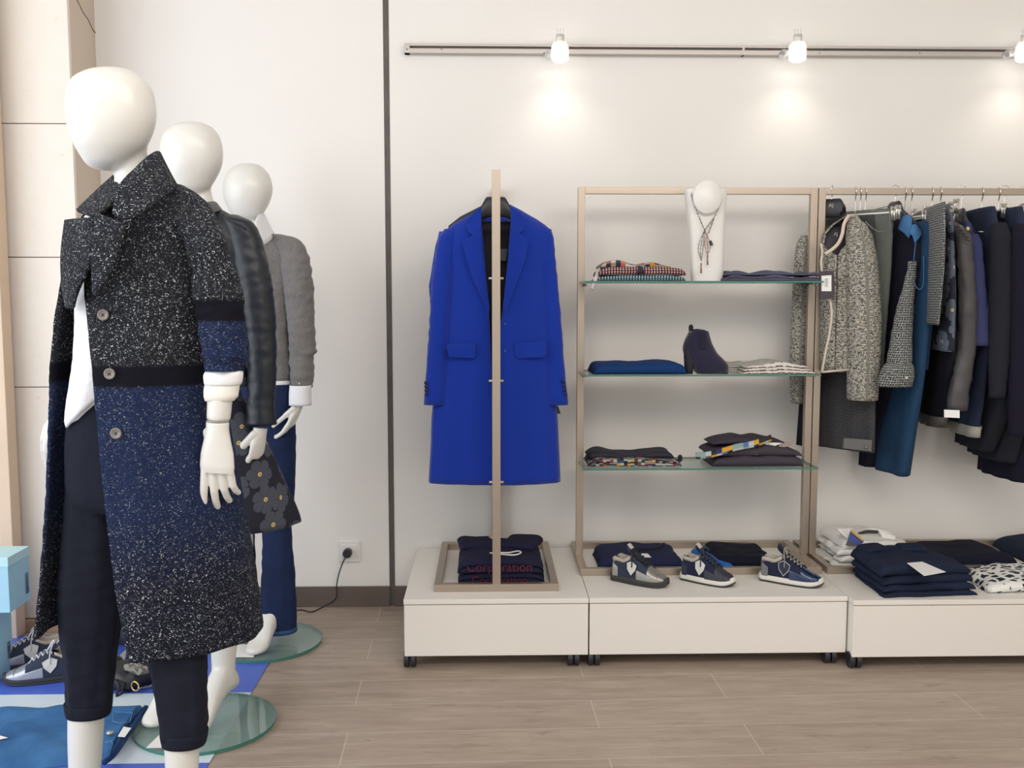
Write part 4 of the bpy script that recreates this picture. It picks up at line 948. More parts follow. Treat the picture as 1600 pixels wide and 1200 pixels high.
# ankle boot (heel to the left)
mSuede = fabric('navy_suede', (.018, .016, .042), .95, 250, .35, .18, .5)
byy = 3.60; bt = thing('ankle_boot', 'dark navy suede block-heel ankle boot with pull tab on the middle shelf', 'boot', (P(1100, 580, byy).x, byy, z))
def bp(px, py): q = P(px, py, byy); return q.x, q.z
rows_b = smoothrows([(583.5, 1088, 1131), (580, 1086, 1137), (575, 1083, 1137.5), (569, 1080, 1136), (562, 1074, 1130), (553, 1069, 1121), (545, 1067.3, 1116), (537, 1068.5, 1112), (528, 1072, 1109), (520, 1076, 1107), (516, 1078, 1106.5)][::-1], 2)[::-1]
wb = [.030+.006*math.sin(max(0, min(1, (r_[0]-545)/36))*math.pi*.8)+.004*max(0, (545-r_[0])/30) for r_ in rows_b]
rings = []
for (py, L, Rr), w_ in zip(rows_b[::-1], wb[::-1]):
    xl, zz = bp(L, py); xr, _ = bp(Rr, py); c = Vector(((xl+xr)/2, byy, max(zz, z+.003))); a = (xr-xl)/2
    rings.append([ringpt(c, a, w_, 2*math.pi*k/32, 2.3)+Vector((0, 0, (.008*math.cos(2*math.pi*k/16)-.004)*(1 if py < 518 else 0))) for k in range(32)])
v, f, uv = loft(rings, True, False); f.append(tuple(range(len(v)-32, len(v)))); up_ = solid(mk('upper', v, f, mSuede, bt, uv=uv), .003, 0)
xl, zt = bp(1068.5, 548); rings = []
for py, L, Rr in ((545, 1067.6, 1086), (553, 1068.6, 1086), (565, 1069.4, 1084), (575, 1069.8, 1082.5), (583.8, 1070, 1081.5)):
    xl, zz = bp(L, py); xr, _ = bp(Rr, py); rings.append([ringpt(Vector(((xl+xr)/2, byy, max(zz, z+.0005))), (xr-xl)/2, .026, 2*math.pi*k/24, 3) for k in range(24)])
mk('heel', *loft(rings)[:2], plain('dark_heel', (.016, .014, .026), .8), bt)
xl, _ = bp(1088, 583); xr, _ = bp(1137.5, 583); rings = [[ringpt(Vector(((xl+xr)/2, byy, zz)), (xr-xl)/2*k_, .035*k_, 2*math.pi*k/28, 2.4) for k in range(28)] for zz, k_ in ((z+.0003, .97), (z+.002, 1.0), (z+.0055, 1.0))]
mk('sole', *loft(rings)[:2], plain('dark_sole', (.02, .018, .017), .6), bt)
xl, zz = bp(1078, 518); mk('pull_tab', *tube(curve([(xl+.004, byy, zz-.012), (xl, byy, zz+.010), (xl+.001, byy, zz+.019), (xl+.006, byy, zz+.019), (xl+.008, byy, zz-.006)]), .0035, 8, ell=2.0)[:2], plain('black_webbing', (.012, .012, .015), .8), bt)
v, f, uv = loft([[Vector((bp(x, y)[0], byy-s_*.0345, bp(x, y)[1])) for x, y in ((1089, 520), (1098, 520), (1097, 545), (1091, 545))] for s_ in (1, 1.04)]); mk('elastic_gusset', v, f, plain('elastic_navy', (.013, .013, .028), .95, bump=.3, bscale=300), bt, smooth=False)

# --- lower shelf
z = SH[2]+.0065
x0, wd = onshelf(921, 1066, 3.62)
mTart = patch('tartan_patchwork_silk', [(.015, .018, .05), (.02, .02, .03), (.30, .42, .42), (.012, .015, .04), (.25, .04, .06), (.40, .42, .38), (.55, .30, .03), (.03, .10, .14)], 75, 160, 1.3)
scf = folded('folded_scarf', 'folded dark patchwork scarf with plaid edges at the left of the lowest shelf', 'scarf', (x0, 3.68, z), wd, .18, .026, mTart, 0, 2, None, seed=9, rough=.006, pe=7)
folded('dark_fold', None, None, (x0-.01, 3.70, z+.022), wd*.92, .14, .022, plain('ink_silk', (.012, .013, .03), .7), 0, 1, seed=10, parent=scf, rough=.006, sag=lambda X, y: -.006*math.cos(X*20))
v, f, _u = capsule((x0+.172, 3.60, z+.024), (x0+.172, 3.60, z+.034), .009, .009); tag(mk('pompom', v, f, plain('black_pompom', (.015, .015, .02), .9, bump=.6)), 'small round black bobble at the right end of the patchwork scarf', 'bobble')
x1, wd1 = onshelf(1112, 1253, 3.62)
mGrey = fabric('charcoal_knit', (.058, .050, .066), .95, 420, .4, .2)
wv2 = lambda X, y: -.012*math.exp(-(X/.03)**2)+.008*math.cos(X*22)
g2 = 'charcoal cardigans on the lowest shelf'
folded('folded_cardigan', 'charcoal folded cardigan at the bottom of the stack on the lowest shelf', 'cardigan', (x1+.003, 3.68, z), wd1, .22, .042, mGrey, 0, 1, g2, seed=12, rough=.004, pe=6, sag=lambda X, y: .4*wv2(X, y))
cg = folded('folded_cardigan', 'charcoal folded cardigan with pearl button, middle of the stack on the lowest shelf', 'cardigan', (x1-.002, 3.68, z+.040), wd1*1.0, .22, .036, mGrey, 0, 1, g2, seed=13, rough=.004, pe=4, sag=wv2)
cu = folded('folded_cardigan', 'charcoal folded cardigan lying on top of the stack with its neck rolled', 'cardigan', (x1-.010, 3.71, z+.075), wd1*.86, .15, .022, mGrey, 0, 1, g2, seed=14, rough=.004, pe=4, sag=wv2)
q = P(1181, 708, 3.57); mk('button', *disc((q.x, q.y-.004, q.z), .006, .006, 16, 'Y'), plain('pearl_button', (.5, .48, .46), .3), cg)
# patterned ribbon belt
pts = [P(1087, 712, 3.56), P(1105, 711, 3.555), P(1130, 705, 3.555), P(1150, 699, 3.556), P(1180, 693, 3.56), P(1205, 684, 3.58)]
c = curve(pts, 6); A_ = [p+Vector((0, .004, .012)) for p in c]; B_ = [p-Vector((0, .004, .012)) for p in c]
v, f, uv = loft([A_, B_], False, False); o = mk('ribbon_belt', v, f, patch('ribbon_blocks', [(.02, .03, .10), (.45, .50, .50), (.02, .02, .03), (.60, .33, .03), (.25, .35, .33), (.08, .16, .40), (.10, .09, .10)], 48, 48, 0.2), uv=uv); solid(o, .003, 0)
tag(o, 'colourful blocked ribbon belt lying slantwise over the charcoal cardigans', 'belt')
q = [P(1218, 694, 3.60), P(1245, 686, 3.62), P(1236, 697, 3.60), P(1214, 700, 3.59)]; v, f = plate(q, .002); mk('paper_tag', v, f, plain('kraft_tag', (.32, .26, .24), .7), cu, smooth=False)
q = [P(1190, 691, 3.60), P(1222, 692, 3.60), P(1205, 699, 3.585)]; v, f = plate(q, .002); mk('paper_tag', v, f, mCard, cu, smooth=False)

# --- folded tops inside the shelf base
x0, wd = onshelf(938, 1070, 3.66)
ft = folded('folded_jersey', 'folded navy top with white label behind the silver sneaker', 'top', (x0, 3.715, PZ), wd*1.0, .24, .050, fabric('navy_jersey', (.018, .024, .065), .9, 500, .3, .15), 0, 1, None, seed=15, rough=.006, pe=8)
topcard(ft, [Vector((x0-.02, 3.60, PZ+.051)), Vector((x0+.035, 3.60, PZ+.050)), Vector((x0+.028, 3.64, PZ+.054)), Vector((x0-.018, 3.64, PZ+.055))], 'paper_tag', mCard)
mk('neckline', *tube(curve([(x0-.04, 3.77, PZ+.056), (x0+.01, 3.71, PZ+.058), (x0+.07, 3.71, PZ+.058), (x0+.12, 3.79, PZ+.056)]), .004, 8)[:2], plain('black_trim', (.012, .012, .016), .8), ft)
x0, wd = onshelf(1125, 1212, 3.66)
fb = folded('folded_jersey', 'folded black navy top with bright blue facing between two sneakers', 'top', (x0, 3.72, PZ), wd*1.06, .24, .048, fabric('black_navy_jersey', (.008, .009, .022), .9, 500, .3, .15), 0, 1, None, seed=16, rough=.006, pe=8)
mSky = plain('sky_satin', (.01, .14, .50), .5)
folded('blue_facing', None, None, (x0-.115, 3.68, PZ), .045, .26, .034, mSky, R(16), 1, seed=3, parent=fb, rough=.005)
folded('blue_facing', None, None, (x0+.13, 3.645, PZ), .06, .07, .022, mSky, R(-12), 1, seed=4, parent=fb, rough=.005)

# --- right plinth: shirts, polos, sweaters, scarf
mWh = fabric('white_poplin', (.80, .79, .76), .8, 300, .3, .03)
gW = 'white shirts behind the navy polo stack'
lw = ['bottom', 'second from bottom', 'third from bottom', 'topmost']
q = P(1354, 860, 3.72)
for k in range(4):
    o = folded('folded_shirt', 'white folded shirt, '+lw[k]+(' with open collar and striped label' if k == 3 else ' of the pile behind the navy polos'), 'shirt', (q.x+.01*math.sin(k*2), 3.725+.006*k, PZ+.0245*k), .33-.022*k, .26, .024 if k < 3 else .032, mWh, R(4*math.sin(k*3)), 1, gW, seed=20+k, rough=.010, pe=4)
mk('collar_stand', *tube(curve([P(1325, 845, 3.70), P(1335, 834, 3.78), P(1362, 829, 3.80), P(1392, 836, 3.76), P(1400, 850, 3.68)]), .013, 10)[:2], mWh, o)
for a_, b_, c_ in ((P(1306, 826, 3.66), P(1330, 824, 3.70), P(1340, 852, 3.63)), (P(1372, 828, 3.70), P(1398, 838, 3.68), P(1388, 852, 3.66))):
    v, f = plate([a_, b_, (b_+c_)/2+Vector((.012, 0, 0)), c_, (a_+c_)/2-Vector((.008, 0, 0.005))], .012, (0, -1, .3)); sub(bev(mk('collar_leaf', v, f, mWh, o), .004), 1)
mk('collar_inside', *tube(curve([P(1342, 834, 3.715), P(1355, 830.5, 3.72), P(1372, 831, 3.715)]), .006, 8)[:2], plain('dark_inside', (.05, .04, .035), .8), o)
ql = [P(1322, 852, 3.60), P(1329, 828, 3.63), P(1349, 846, 3.60), P(1344, 852, 3.59)]; v, f = plate(ql, .003, (0, -1, .2)); mk('woven_label', v, f, plain('label_blue', (.04, .06, .26), .6), o, smooth=False)
ql = [P(1328, 830, 3.622), P(1331, 827, 3.622), P(1350, 845, 3.595), P(1346, 845, 3.595)]; v, f = plate(ql, .003, (0, -1, .2)); mk('gold_stripe', v, f, plain('label_gold', (.50, .30, .06), .6), o, smooth=False)
ql = [P(1321, 852, 3.592), P(1324, 845, 3.592), P(1338, 850, 3.585), P(1336, 853.5, 3.585)]; v, f = plate(ql, .003, (0, -1, .2)); mk('grey_patch', v, f, plain('label_grey2', (.09, .09, .09), .6), o, smooth=False)
# navy polos
mPolo = fabric('navy_pique', (.013, .020, .046), .9, 700, .4, .15)
qa = Gd(1385, 930, PZ); zc = PZ
gP = 'navy polo shirts in a stack on the front of the right plinth'
px_ = P(1425, 900, 3.36).x
for k in range(4):
    kk = ['bottom', 'second from bottom', 'third from bottom', 'topmost'][k]
    o = folded('folded_polo', 'navy folded polo shirt, '+kk+(' of the front stack, with white card tag' if k == 3 else ' of the front stack'), 'polo shirt', (px_+[.012, .008, .0, -.006][k], 3.385+[0, .005, .008, .012][k], zc), [.345, .34, .335, .325][k], .27, [.018, .026, .028, .040][k], mPolo, R([4, 4.5, 6, 5][k]), 1, gP, seed=30+k, rough=.007, pe=10, taper=.10)
    zc += [.018, .026, .028, .040][k]
topc = Vector((px_-.006, 3.397, zc))
for x_, r_ in ((-.095, 12), (.045, -8)):
    folded('collar', None, None, (px_+x_, 3.475, zc-.006), .10, .075, .020, mPolo, R(r_), 1, seed=40+int(r_), parent=o, rough=.003)
card = [Gd(x, y, zc+.004) for x, y in ((1417, 880), (1441, 878), (1478, 894), (1444, 900))]; topcard(o, card, 'card_tag', mCard)
# dark sweaters in the rack base
x0, wd = onshelf(1450, 1590, 3.66)
folded('folded_sweater', 'flat black navy sweater folded inside the clothes rail base', 'sweater', (x0+.0, 3.70, PZ), wd*1.0, .25, .055, mNavyK, 0, 1, None, seed=50, rough=.005, pe=9, taper=.22)
folded('folded_sweater', 'dark blue rounded folded sweater cut by the right edge in the rail base', 'sweater', (P(1640, 860, 3.78).x, 3.79, PZ), .33, .24, .060, fabric('deep_blue_knit', (.014, .020, .040), .9, 500, .4, .2), 0, 1, None, seed=51, rough=.003, pe=3)
an_ = animal('inkblot_print')
folded('folded_scarf', 'white and navy blot print scarf beside the navy polos at the right edge', 'scarf', (P(1612, 915, 3.40).x, 3.40, PZ), .46, .22, .045, an_, R(3), 1, None, seed=52, rough=.012, pe=3.2, taper=.10)

# ================================================================ SNEAKERS
ZS = 1.30
def sneaker(name, lab, loc, rz, mats_, L=.25, group=None, mirror=1, sc=1.0):
    """toe towards +x; parts are shells on one last surface S(x, u)"""
    mUp, mToe, mSole, mMid, mLace, mShield, mHeel, mLin = mats_
    t = thing(name, lab, 'sneaker', loc, rz, group)
    def hw(s): return (.031+.0085*math.sin(max(0, min(1, (s-.15)/.85))*math.pi)**1.0)*(1 if s < .72 else max(.02, 1-((s-.72)/.28)**2.4)**.5) if s > .06 else .031*max(.02, 1-((.06-s)/.06)**2)**.5
    def top(s):
        pts = [(0, .062), (.06, .072), (.13, .070), (.25, .066), (.36, .080), (.45, .082), (.60, .062), (.74, .044), (.86, .034), (.95, .026), (1, .017)]
        return interp(pts, s)[0]
    def z0(s): return .016+.006*(1 if s > .85 else 0)*(s-.85)/.15
    def S(s, u, off=0.0):
        """u in -1..1 from one side's sole edge over the top to the other"""
        w_ = hw(s); h = top(s)-z0(s); a = u*math.pi/2
        ex = .72
        y = math.copysign(abs(math.sin(a))**ex, a)*w_; zz = z0(s)+h*abs(math.cos(a))**.62
        y *= 1-.10*max(0, (zz-.05)/.04)
        n = Vector((-.2 if s < .1 else (.5 if s > .9 else 0), math.sin(a), math.cos(a)*.8+.05)).normalized()
        p = Vector(((s-.5)*L+(.004 if s < .05 else 0), y*mirror, zz))
        return p+Vector((n.x, n.y*mirror, n.z))*off
    def shell(nm, ss, ulo, uhi, mat, off, th, n=12, parent=t):
        rings = []
        for s in ss:
            a, b = ulo(s), uhi(s); rings.append([S(s, a+(b-a)*k/n, off) for k in range(n+1)])
        v, f, uv = loft(rings, False, False); o = mk(nm, v, f, mat, parent, local=True, uv=uv); solid(o, th, 1 if mirror > 0 else -1); sub(o, 1); return o
    fr = lambda a, b, n: [a+(b-a)*k/n for k in range(n+1)]
    thr = lambda s: .42 if s < .34 else .42-.22*(s-.34)/.36     # half opening over the top
    def op(s): return .62 if s < .07 else (.50 if s < .34 else max(.16, thr(s)))
    # quarters, left and right, then closed toe
    for sg in (-1, 1):
        shell('quarter', fr(.02, .72, 16), lambda s: sg*1.0, lambda s: sg*(.16 if s <= .03 else op(s)), mUp, 0, .003)
    shell('vamp', fr(.66, .995, 12), lambda s: -1, lambda s: 1, mToe, 0, .003, 24)
    shell('toe_cap', fr(.86, .998, 8), lambda s: -1, lambda s: 1, mToe, .0022, .0016, 24)
    for sg in (-1, 1): shell('mudguard', fr(.50, .95, 12), lambda s: sg*1.0, lambda s: sg*(.80-.15*(s-.5)), mToe, .0016, .0015, 6)
    shell('heel_counter', fr(.004, .16, 6), lambda s: -1, lambda s: -.55-.25*(s/.16), mHeel, .0015, .0018)
    shell('heel_counter', fr(.004, .16, 6), lambda s: 1, lambda s: .55+.25*(s/.16), mHeel, .0015, .0018)
    rings = []
    for s in (.0, .015, .03): rings.append([Vector(((s-.5)*L, math.sin(a)*hw(.05)*.95, .0)) for a in [0]])
    # heel back wall
    v = []; n = 12
    rr = [[Vector((-.5*L+.006+.012*(math.sin(R(90*abs(k)))**2)-.003*math.sin(j*.7), k*.027*mirror, .022+.046*j/5-(.008*abs(k) if j == 5 else 0))) for k in [q/6-1 for q in range(13)]] for j in range(6)]
    v, f, uv = loft(rr, False, False); o = mk('heel_counter', v, f, mHeel, t, local=True, uv=uv); solid(o, .003, 0)
    # tongue
    rings = []
    for s, hz, w_ in ((.70, .054, .014), (.60, .066, .017), (.50, .078, .019), (.40, .088, .020), (.33, .098, .021), (.30, .106, .019)):
        rings.append([Vector(((s-.5)*L-.004, k*w_*mirror, hz-.006*k*k)) for k in (-1, -.6, -.2, .2, .6, 1)])
    v, f, uv = loft(rings, False, False); tg_ = mk('tongue', v, f, mUp, t, local=True, uv=uv); solid(tg_, .005, 0); sub(tg_, 1)
    v, f = boxvf(-.010, .010, -.013, .013, 0, .001); 
    o = mk('tongue_label', v, f, mShield, tg_, local=True, smooth=False); o.location = ((.325-.5)*L-.001, 0, .1015); o.rotation_euler = (0, R(38), 0)
    # lining
    rings = []
    for s in fr(.03, .36, 8):
        w_ = hw(s)*.86; rings.append([Vector(((s-.5)*L+.003, math.sin(R(a))*w_*mirror, .030+(top(s)-.030)*(abs(math.sin(R(a)))**1.5))) for a in (-90, -60, -30, 0, 30, 60, 90)])
    v, f, uv = loft(rings, False, False); o = mk('lining', v, f, mLin, t, local=True); solid(o, .002, 0)
    # shield patch on both sides
    for sg in (-1, 1):
        sh_ = [(.33, .62), (.42, .56), (.52, .64), (.50, .84), (.42, .97), (.345, .84)]
        q = [S(s, sg*u, .0042) for s, u in sh_]; c_ = sum(q, Vector())/6+Vector((0, sg*.0012*mirror, 0)); n_ = len(q)
        o = mk('shield_patch', q+[c_], [(i, (i+1) % n_, n_) for i in range(n_)], mShield, t, local=True, smooth=False); solid(o, .0018, 0)
        edge_ = [S(s, sg*u, .0050) for s, u in sh_+sh_[:1]]; mk('shield_piping', *tube(edge_, .0010, 6)[:2], mMid, o, local=True)
    # midsole and outsole
    def ring(z, k, toe=0.0, o_=0): 
        pts = []
        for i in range(56):
            a = 2*math.pi*i/56; s = .5-.5*math.cos(a)
            x = (s-.5)*L*(1.02+k*.01); w_ = hw(max(.004, min(.996, s)))*(1.03+.02*k)
            spring = max(0, (s-.80)/.20)**2*.010+max(0, (.10-s)/.10)**2*.004
            pts.append(Vector((x, math.copysign(1, math.sin(a))*w_*mirror*(1 if abs(math.sin(a)) > 1e-6 else 0), z+spring)))
        return pts
    mk('outsole', *loft([ring(0, 0), ring(.002, 1), ring(.005, 1)])[:2], mSole, t, local=True)
    mk('midsole', *loft([ring(.0052, 1), ring(.009, 1.6), ring(.015, 1), ring(.0195, -1.5)])[:2], mMid, t, local=True)
    # laces
    sts = [.40, .455, .51, .565, .62, .675]
    for i in range(len(sts)-1):
        for sg in (-1, 1):
            a = S(sts[i], sg*(op(sts[i])+.03), .004); b = S(sts[i+1], -sg*(op(sts[i+1])+.03), .004); m = (a+b)/2+Vector((0, 0, .003+.001*sg))
            mk('lace', *tube(curve([a, m, b], 5), .0021, 7, ell=1.3)[:2], mLace, t, local=True)
    k0 = S(.38, 0, .012)+Vector((0, 0, .003))
    for sg in (-1, 1):
        mk('lace', *tube(curve([k0, k0+Vector((.006, sg*.018, .003)), k0+Vector((.018, sg*.028, -.010)), k0+Vector((.012, sg*.018, -.002)), k0], 6), .0021, 7)[:2], mLace, t, local=True)
        mk('lace', *tube(curve([k0, k0+Vector((.004, sg*.022, .0)), k0+Vector((.010, sg*.036, -.018)), k0+Vector((.012, sg*.042, -.045))], 6), .0021, 7)[:2], mLace, t, local=True)
    t.scale = (sc, sc, sc*ZS)
    return t
mDkSole = plain('charcoal_rubber', (.035, .035, .038), .7); mWhSole = plain('white_rubber', (.68, .66, .60), .5)
mSilver = plain('silver_leather', (.34, .33, .31), .33, .55, .15, 90); mNavySu = fabric('slate_suede', (.035, .045, .075), .9, 300, .3, .2)
mNavyMesh = fabric('navy_mesh', (.018, .022, .050), .85, 700, .5, .3); mPatent = plain('midnight_patent', (.008, .030, .095), .16, .2, coat=.7)
mBlkLace = plain('black_lace', (.012, .012, .014), .8); mNavLace = plain('navy_lace', (.030, .045, .075), .8); mGryLace = plain('grey_lace', (.30, .28, .24), .8)
mShW = plain('white_patch', (.60, .60, .58), .5); mCreamLin = plain('cream_lining', (.50, .45, .38), .85)
gS = 'sneakers in a row on the middle plinth'
def sn_place(hx, hy, tx, ty): a = Gd(hx, hy, PZ); b = Gd(tx, ty, PZ); return a, b
def place_sneaker(px, py, yaw, lab, ms, L=.222, g=gS, z=PZ, mirror=1):
    c = Gd(px, py, z); return sneaker('sneaker', lab, (c.x, c.y, z+.0005), R(yaw), ms, L, g, mirror)
place_sneaker(1000, 911, -34, 'silver and slate sneaker with black laces and dark sole, left of the three', (mNavySu, mSilver, mDkSole, mDkSole, mBlkLace, mShW, mSilver, mCreamLin))
place_sneaker(1106, 910, -36, 'dark slate sneaker with navy laces and white sole, middle of the row on the plinth', (mNavyMesh, plain('graphite_suede', (.035, .035, .055), .6), mDkSole, mWhSole, mNavLace, mShW, mNavySu, mCreamLin), .205)
place_sneaker(1236, 911, -32, 'glossy midnight blue sneaker with grey laces, right of the three on the plinth', (mNavyMesh, mPatent, mDkSole, mWhSole, mGryLace, mNavySu, plain('grey_suede', (.16, .16, .17), .8), mCreamLin), .228)
gM = 'pair of silver sneakers on the floor graphic'
mSilvB = plain('silver_blue_leather', (.42, .44, .50), .3, .45, .1, 90); mWL = plain('white_lace', (.62, .62, .66), .8)
def floor_sneaker(px, py, yaw, lab): 
    c = Gd(px, py, .004); return sneaker('sneaker', lab, (c.x, c.y, .0045), R(yaw), (mNavySu, mSilvB, mDkSole, mDkSole, mWL, mShW, mSilvB, mCreamLin), .26, gM)
floor_sneaker(72, 1062, 196, 'silver and navy sneaker nearer the camera on the blue floor graphic')
floor_sneaker(42, 1040, 200, 'silver and navy sneaker behind its pair, next to the light blue boxes')

# ================================================================ SHOE BOXES
mBox = plain('light_blue_card', (.36, .62, .76), .6); mBoxT = plain('light_blue_lid', (.48, .74, .80), .6)
def shoebox(lab, z0, h, corner, rz, w_=.34, d=.22):
    t = thing('shoe_box', lab, 'shoe box', (corner[0], corner[1], z0), rz, 'light blue shoe boxes stacked at the left edge')
    v, f = boxvf(-w_, 0, 0, d, 0, h-.03); bev(mk('box', v, f, mBox, t, local=True, smooth=False), .0015)
    v, f = boxvf(-w_-.002, .002, -.002, d+.002, h-.032, h); bev(mk('lid', v, f, mBoxT, t, local=True, smooth=False), .0015)
    return t
def barcode(t, x, y0, z0, wz, n=9):
    mb = MB(); random.seed(n)
    yy = y0
    for k in range(n):
        w_ = random.choice((.0015, .003, .0022)); mb.box(x, x+.0006, yy, yy+.020, z0+k*wz/n, z0+k*wz/n+w_)
    return mb.mk('barcode', plain('print_navy', (.04, .06, .12), .7), t, local=True, smooth=False)
cL = Gd(12, 1030, .004); 
b1 = shoebox('pale blue shoe box standing on the floor, lower of the two at the left edge', .0035, .0, (0, 0), 0) if False else None
YB = 3.14
zt1 = P(10, 958, YB).z; zt2 = P(10, 871, YB).z; zb2 = zt1+.0008
b1 = shoebox('pale blue shoe box on the floor graphic, lower of the two at the left edge', .0035, zt1-.0035, (P(19, 990, YB+.15).x, YB), 0, .30, .15)
b2 = shoebox('pale blue shoe box with barcode balanced on the lower box at the left edge', zb2, zt2-zb2, (P(13, 900, YB).x, YB), 0, .32, .145)
barcode(b2, .0025, .110, .03, .075, 16); barcode(b1, .0008, .112, .05, .06, 14)

# ================================================================ HANDBAG, JEANS, BELT ON THE FLOOR GRAPHIC
mBlkL = plain('black_leather_bag', (.014, .015, .020), .45, bump=.4, bscale=45)
hb = thing('handbag', 'small black leather handbag with gold ring, chain and grey studded flap on the floor graphic', 'handbag', tuple(Gd(195, 1062, .004)))
h0 = Gd(196, 1066, .004)
def bagrings(c, w_, d, h, rz, n=30):
    rg = []
    for z_, k_ in ((0, .86), (.006, .97), (h*.4, 1.05), (h*.75, 1.0), (h*.95, .85), (h, .6)):
        rg.append([Vector((c[0], c[1], c[2]+z_))+Matrix.Rotation(rz, 3, 'Z') @ (ringpt((0, 0, 0), w_/2*k_, d/2*k_, 2*math.pi*k/n, 3)+Vector((0, 0, .006*math.sin(k*1.3)*(z_ > 0)))) for k in range(n)])
    return rg
v, f, uv = loft(bagrings(h0, .19, .15, .065, R(-25))); mk('body', v, f, mBlkL, hb)
g0 = Gd(213, 1047, .068)
v, f, uv = loft(bagrings(g0-Vector((0, 0, .004)), .100, .046, .016, R(-36))); fl_ = mk('flap', v, f, plain('grey_studded', (.22, .215, .19), .6, bump=.9, bscale=160), hb)
for k in range(7):
    a = g0+Matrix.Rotation(R(-36), 3, 'Z') @ Vector((-.040+k*.0125, .016, .012)); mk('stud', *tube([a, a+Vector((.004, -.016, .001))], .0026, 6)[:2], plain('pale_stud', (.5, .49, .45), .5), fl_)
v, f = plate([Gd(187, 1028, .06), Gd(198, 1018, .075), Gd(195, 1036, .06)], .01, (0, 0, 1)); mk('flap_corner', v, f, plain('grey_studded', (.2, .2, .2)), hb, smooth=False)
rc_ = Gd(211, 1072, .03)
mk('ring', *tube([rc_+Vector((.014*math.cos(a), -.006*math.cos(a), .015*math.sin(a))) for a in [6.2832*k/20 for k in range(21)]], .0028, 8)[:2], plain('gold', (.70, .52, .22), .25, 1.0), hb)
mb = MB(); cp = curve([rc_+Vector((.012, 0, -.008)), Gd(225, 1074, .012), Gd(238, 1071, .012), Gd(256, 1065, .012), Gd(300, 1040, .010), Gd(325, 1040, .010)], 12); last = cp[0]; k = 0
for p in cp[1:]:
    if (p-last).length > .008:
        t_v = (p-last).normalized(); s_ = t_v.cross(Vector((0, 0, 1))).normalized() if k % 2 else Vector((0, 0, 1)); m = (p+last)/2
        mb.add(*tube([m+t_v*.0062*math.cos(q)+s_*.0034*math.sin(q) for q in [6.2832*j/8 for j in range(9)]], .0011, 5)[:2]); last = p; k += 1
mb.mk('chain', plain('pale_gold', (.62, .58, .50), .25, 1.0), hb)
s0 = Gd(186, 1080, .02)
mk('strap', *tube(curve([Gd(178, 1062, .05), s0+Vector((0, 0, .02)), Gd(183, 1087, .006), Gd(190, 1083, .006), s0+Vector((.012, .02, .02))]), .006, 10, ell=.6)[:2], mBlkL, hb)
# dark grey bag behind
gb = Gd(212, 1012, .004)
v, f, uv = loft(bagrings(gb+Vector((.02, .08, 0)), .26, .15, .14, R(-12))); o = mk('shoulder_bag', v, f, plain('slate_bag', (.075, .075, .088), .55, bump=.3)); tag(o, 'slate grey bag standing behind the black handbag, half hidden by the coat', 'bag')
zz = .085; mk('zip_trim', *tube(curve([gb+Vector((-.115, .035, zz)), gb+Vector((0, -.005, zz-.008)), gb+Vector((.14, -.01, zz-.012))]), .004, 8)[:2], plain('pale_trim', (.5, .48, .47), .5), o)
# folded jeans on the floor
mBlueJ = denim('mid_blue_denim', (.010, .055, .17), (.05, .16, .35)); mBlueD = denim('dark_blue_denim', (.006, .02, .07), (.012, .045, .13))
jt = thing('folded_jeans', 'mid blue jeans spread flat on the floor graphic with waistband to the right', 'jeans', tuple(Gd(100, 1150, .004)))
def flat_cloth(name, outline, z0, z1, mat, parent, amp=.006, seed=1, nx=40, ny=14):
    """patch between a far edge and a near edge (room points on the floor)"""
    A, B = outline; A = [Gd(x, y, z0) for x, y in A]; B = [Gd(x, y, z0) for x, y in B]
    def at(C, t):
        t *= len(C)-1; i = min(int(t), len(C)-2); return C[i].lerp(C[i+1], t-i)
    rings = []
    for j in range(ny+1):
        s = j/ny; r = []
        for i in range(nx+1):
            t = i/nx; p = at(A, t).lerp(at(B, t), s); e = min(1, min(s, 1-s)*6, min(t, 1-t)*14+.02)**.5
            p.z = z0+e*(z1-z0+amp*noise.noise(Vector((p.x*11+seed, p.y*14, 0)))); r.append(p)
        rings.append(r)
    v, f, uv = loft(rings, False, False); o = mk(name, v, f, mat, parent, uv=uv); return o
flat_cloth('leg_panel', ([(-120, 1108), (0, 1108), (100, 1105), (172, 1107)], [(-120, 1215), (0, 1206), (90, 1198), (160, 1190)]), .004, .030, mBlueJ, jt, .016)
flat_cloth('waist_panel', ([(165, 1107), (200, 1107), (226, 1105)], [(150, 1192), (160, 1191), (167, 1190)]), .006, .034, mBlueJ, jt, .006, 3, 16, 14)
mk('waistband', *tube(curve([Gd(228, 1105, .030), Gd(205, 1139, .030), Gd(180, 1176, .028), Gd(162, 1192, .024)]), .0085, 10, ell=.8)[:2], mBlueD, jt)
mk('waistband', *tube(curve([Gd(223, 1107, .036), Gd(196, 1133, .036), Gd(185, 1160, .036), Gd(172, 1180, .034)]), .006, 10, ell=.6)[:2], mBlueD, jt)
def topstrip(px, name, mat, parent, z=.0415): 
    v, f = plate([Gd(x, y, z) for x, y in px], .0012, (0, 0, 1)); return mk(name, v, f, mat, parent, smooth=False)
topstrip([(193, 1136), (205, 1138), (195, 1152), (184, 1151)], 'paper_label', mCard, jt)
q = Gd(172, 1146, .041); mk('button', *disc(tuple(q), .010, .005, 20), plain('pale_metal', (.6, .56, .48), .35, .6), jt)
pk = [(178, 1112), (196, 1113), (207, 1114), (203, 1128), (188, 1130), (176, 1127), (178, 1112)]
mk('back_pocket', *tube([Gd(x, y, .0415) for x, y in pk], .0016, 6)[:2], denim('pocket_denim', (.03, .11, .26), (.09, .22, .42)), jt)
pk = [(163, 1160), (174, 1158), (176, 1162), (170, 1180), (160, 1186)]
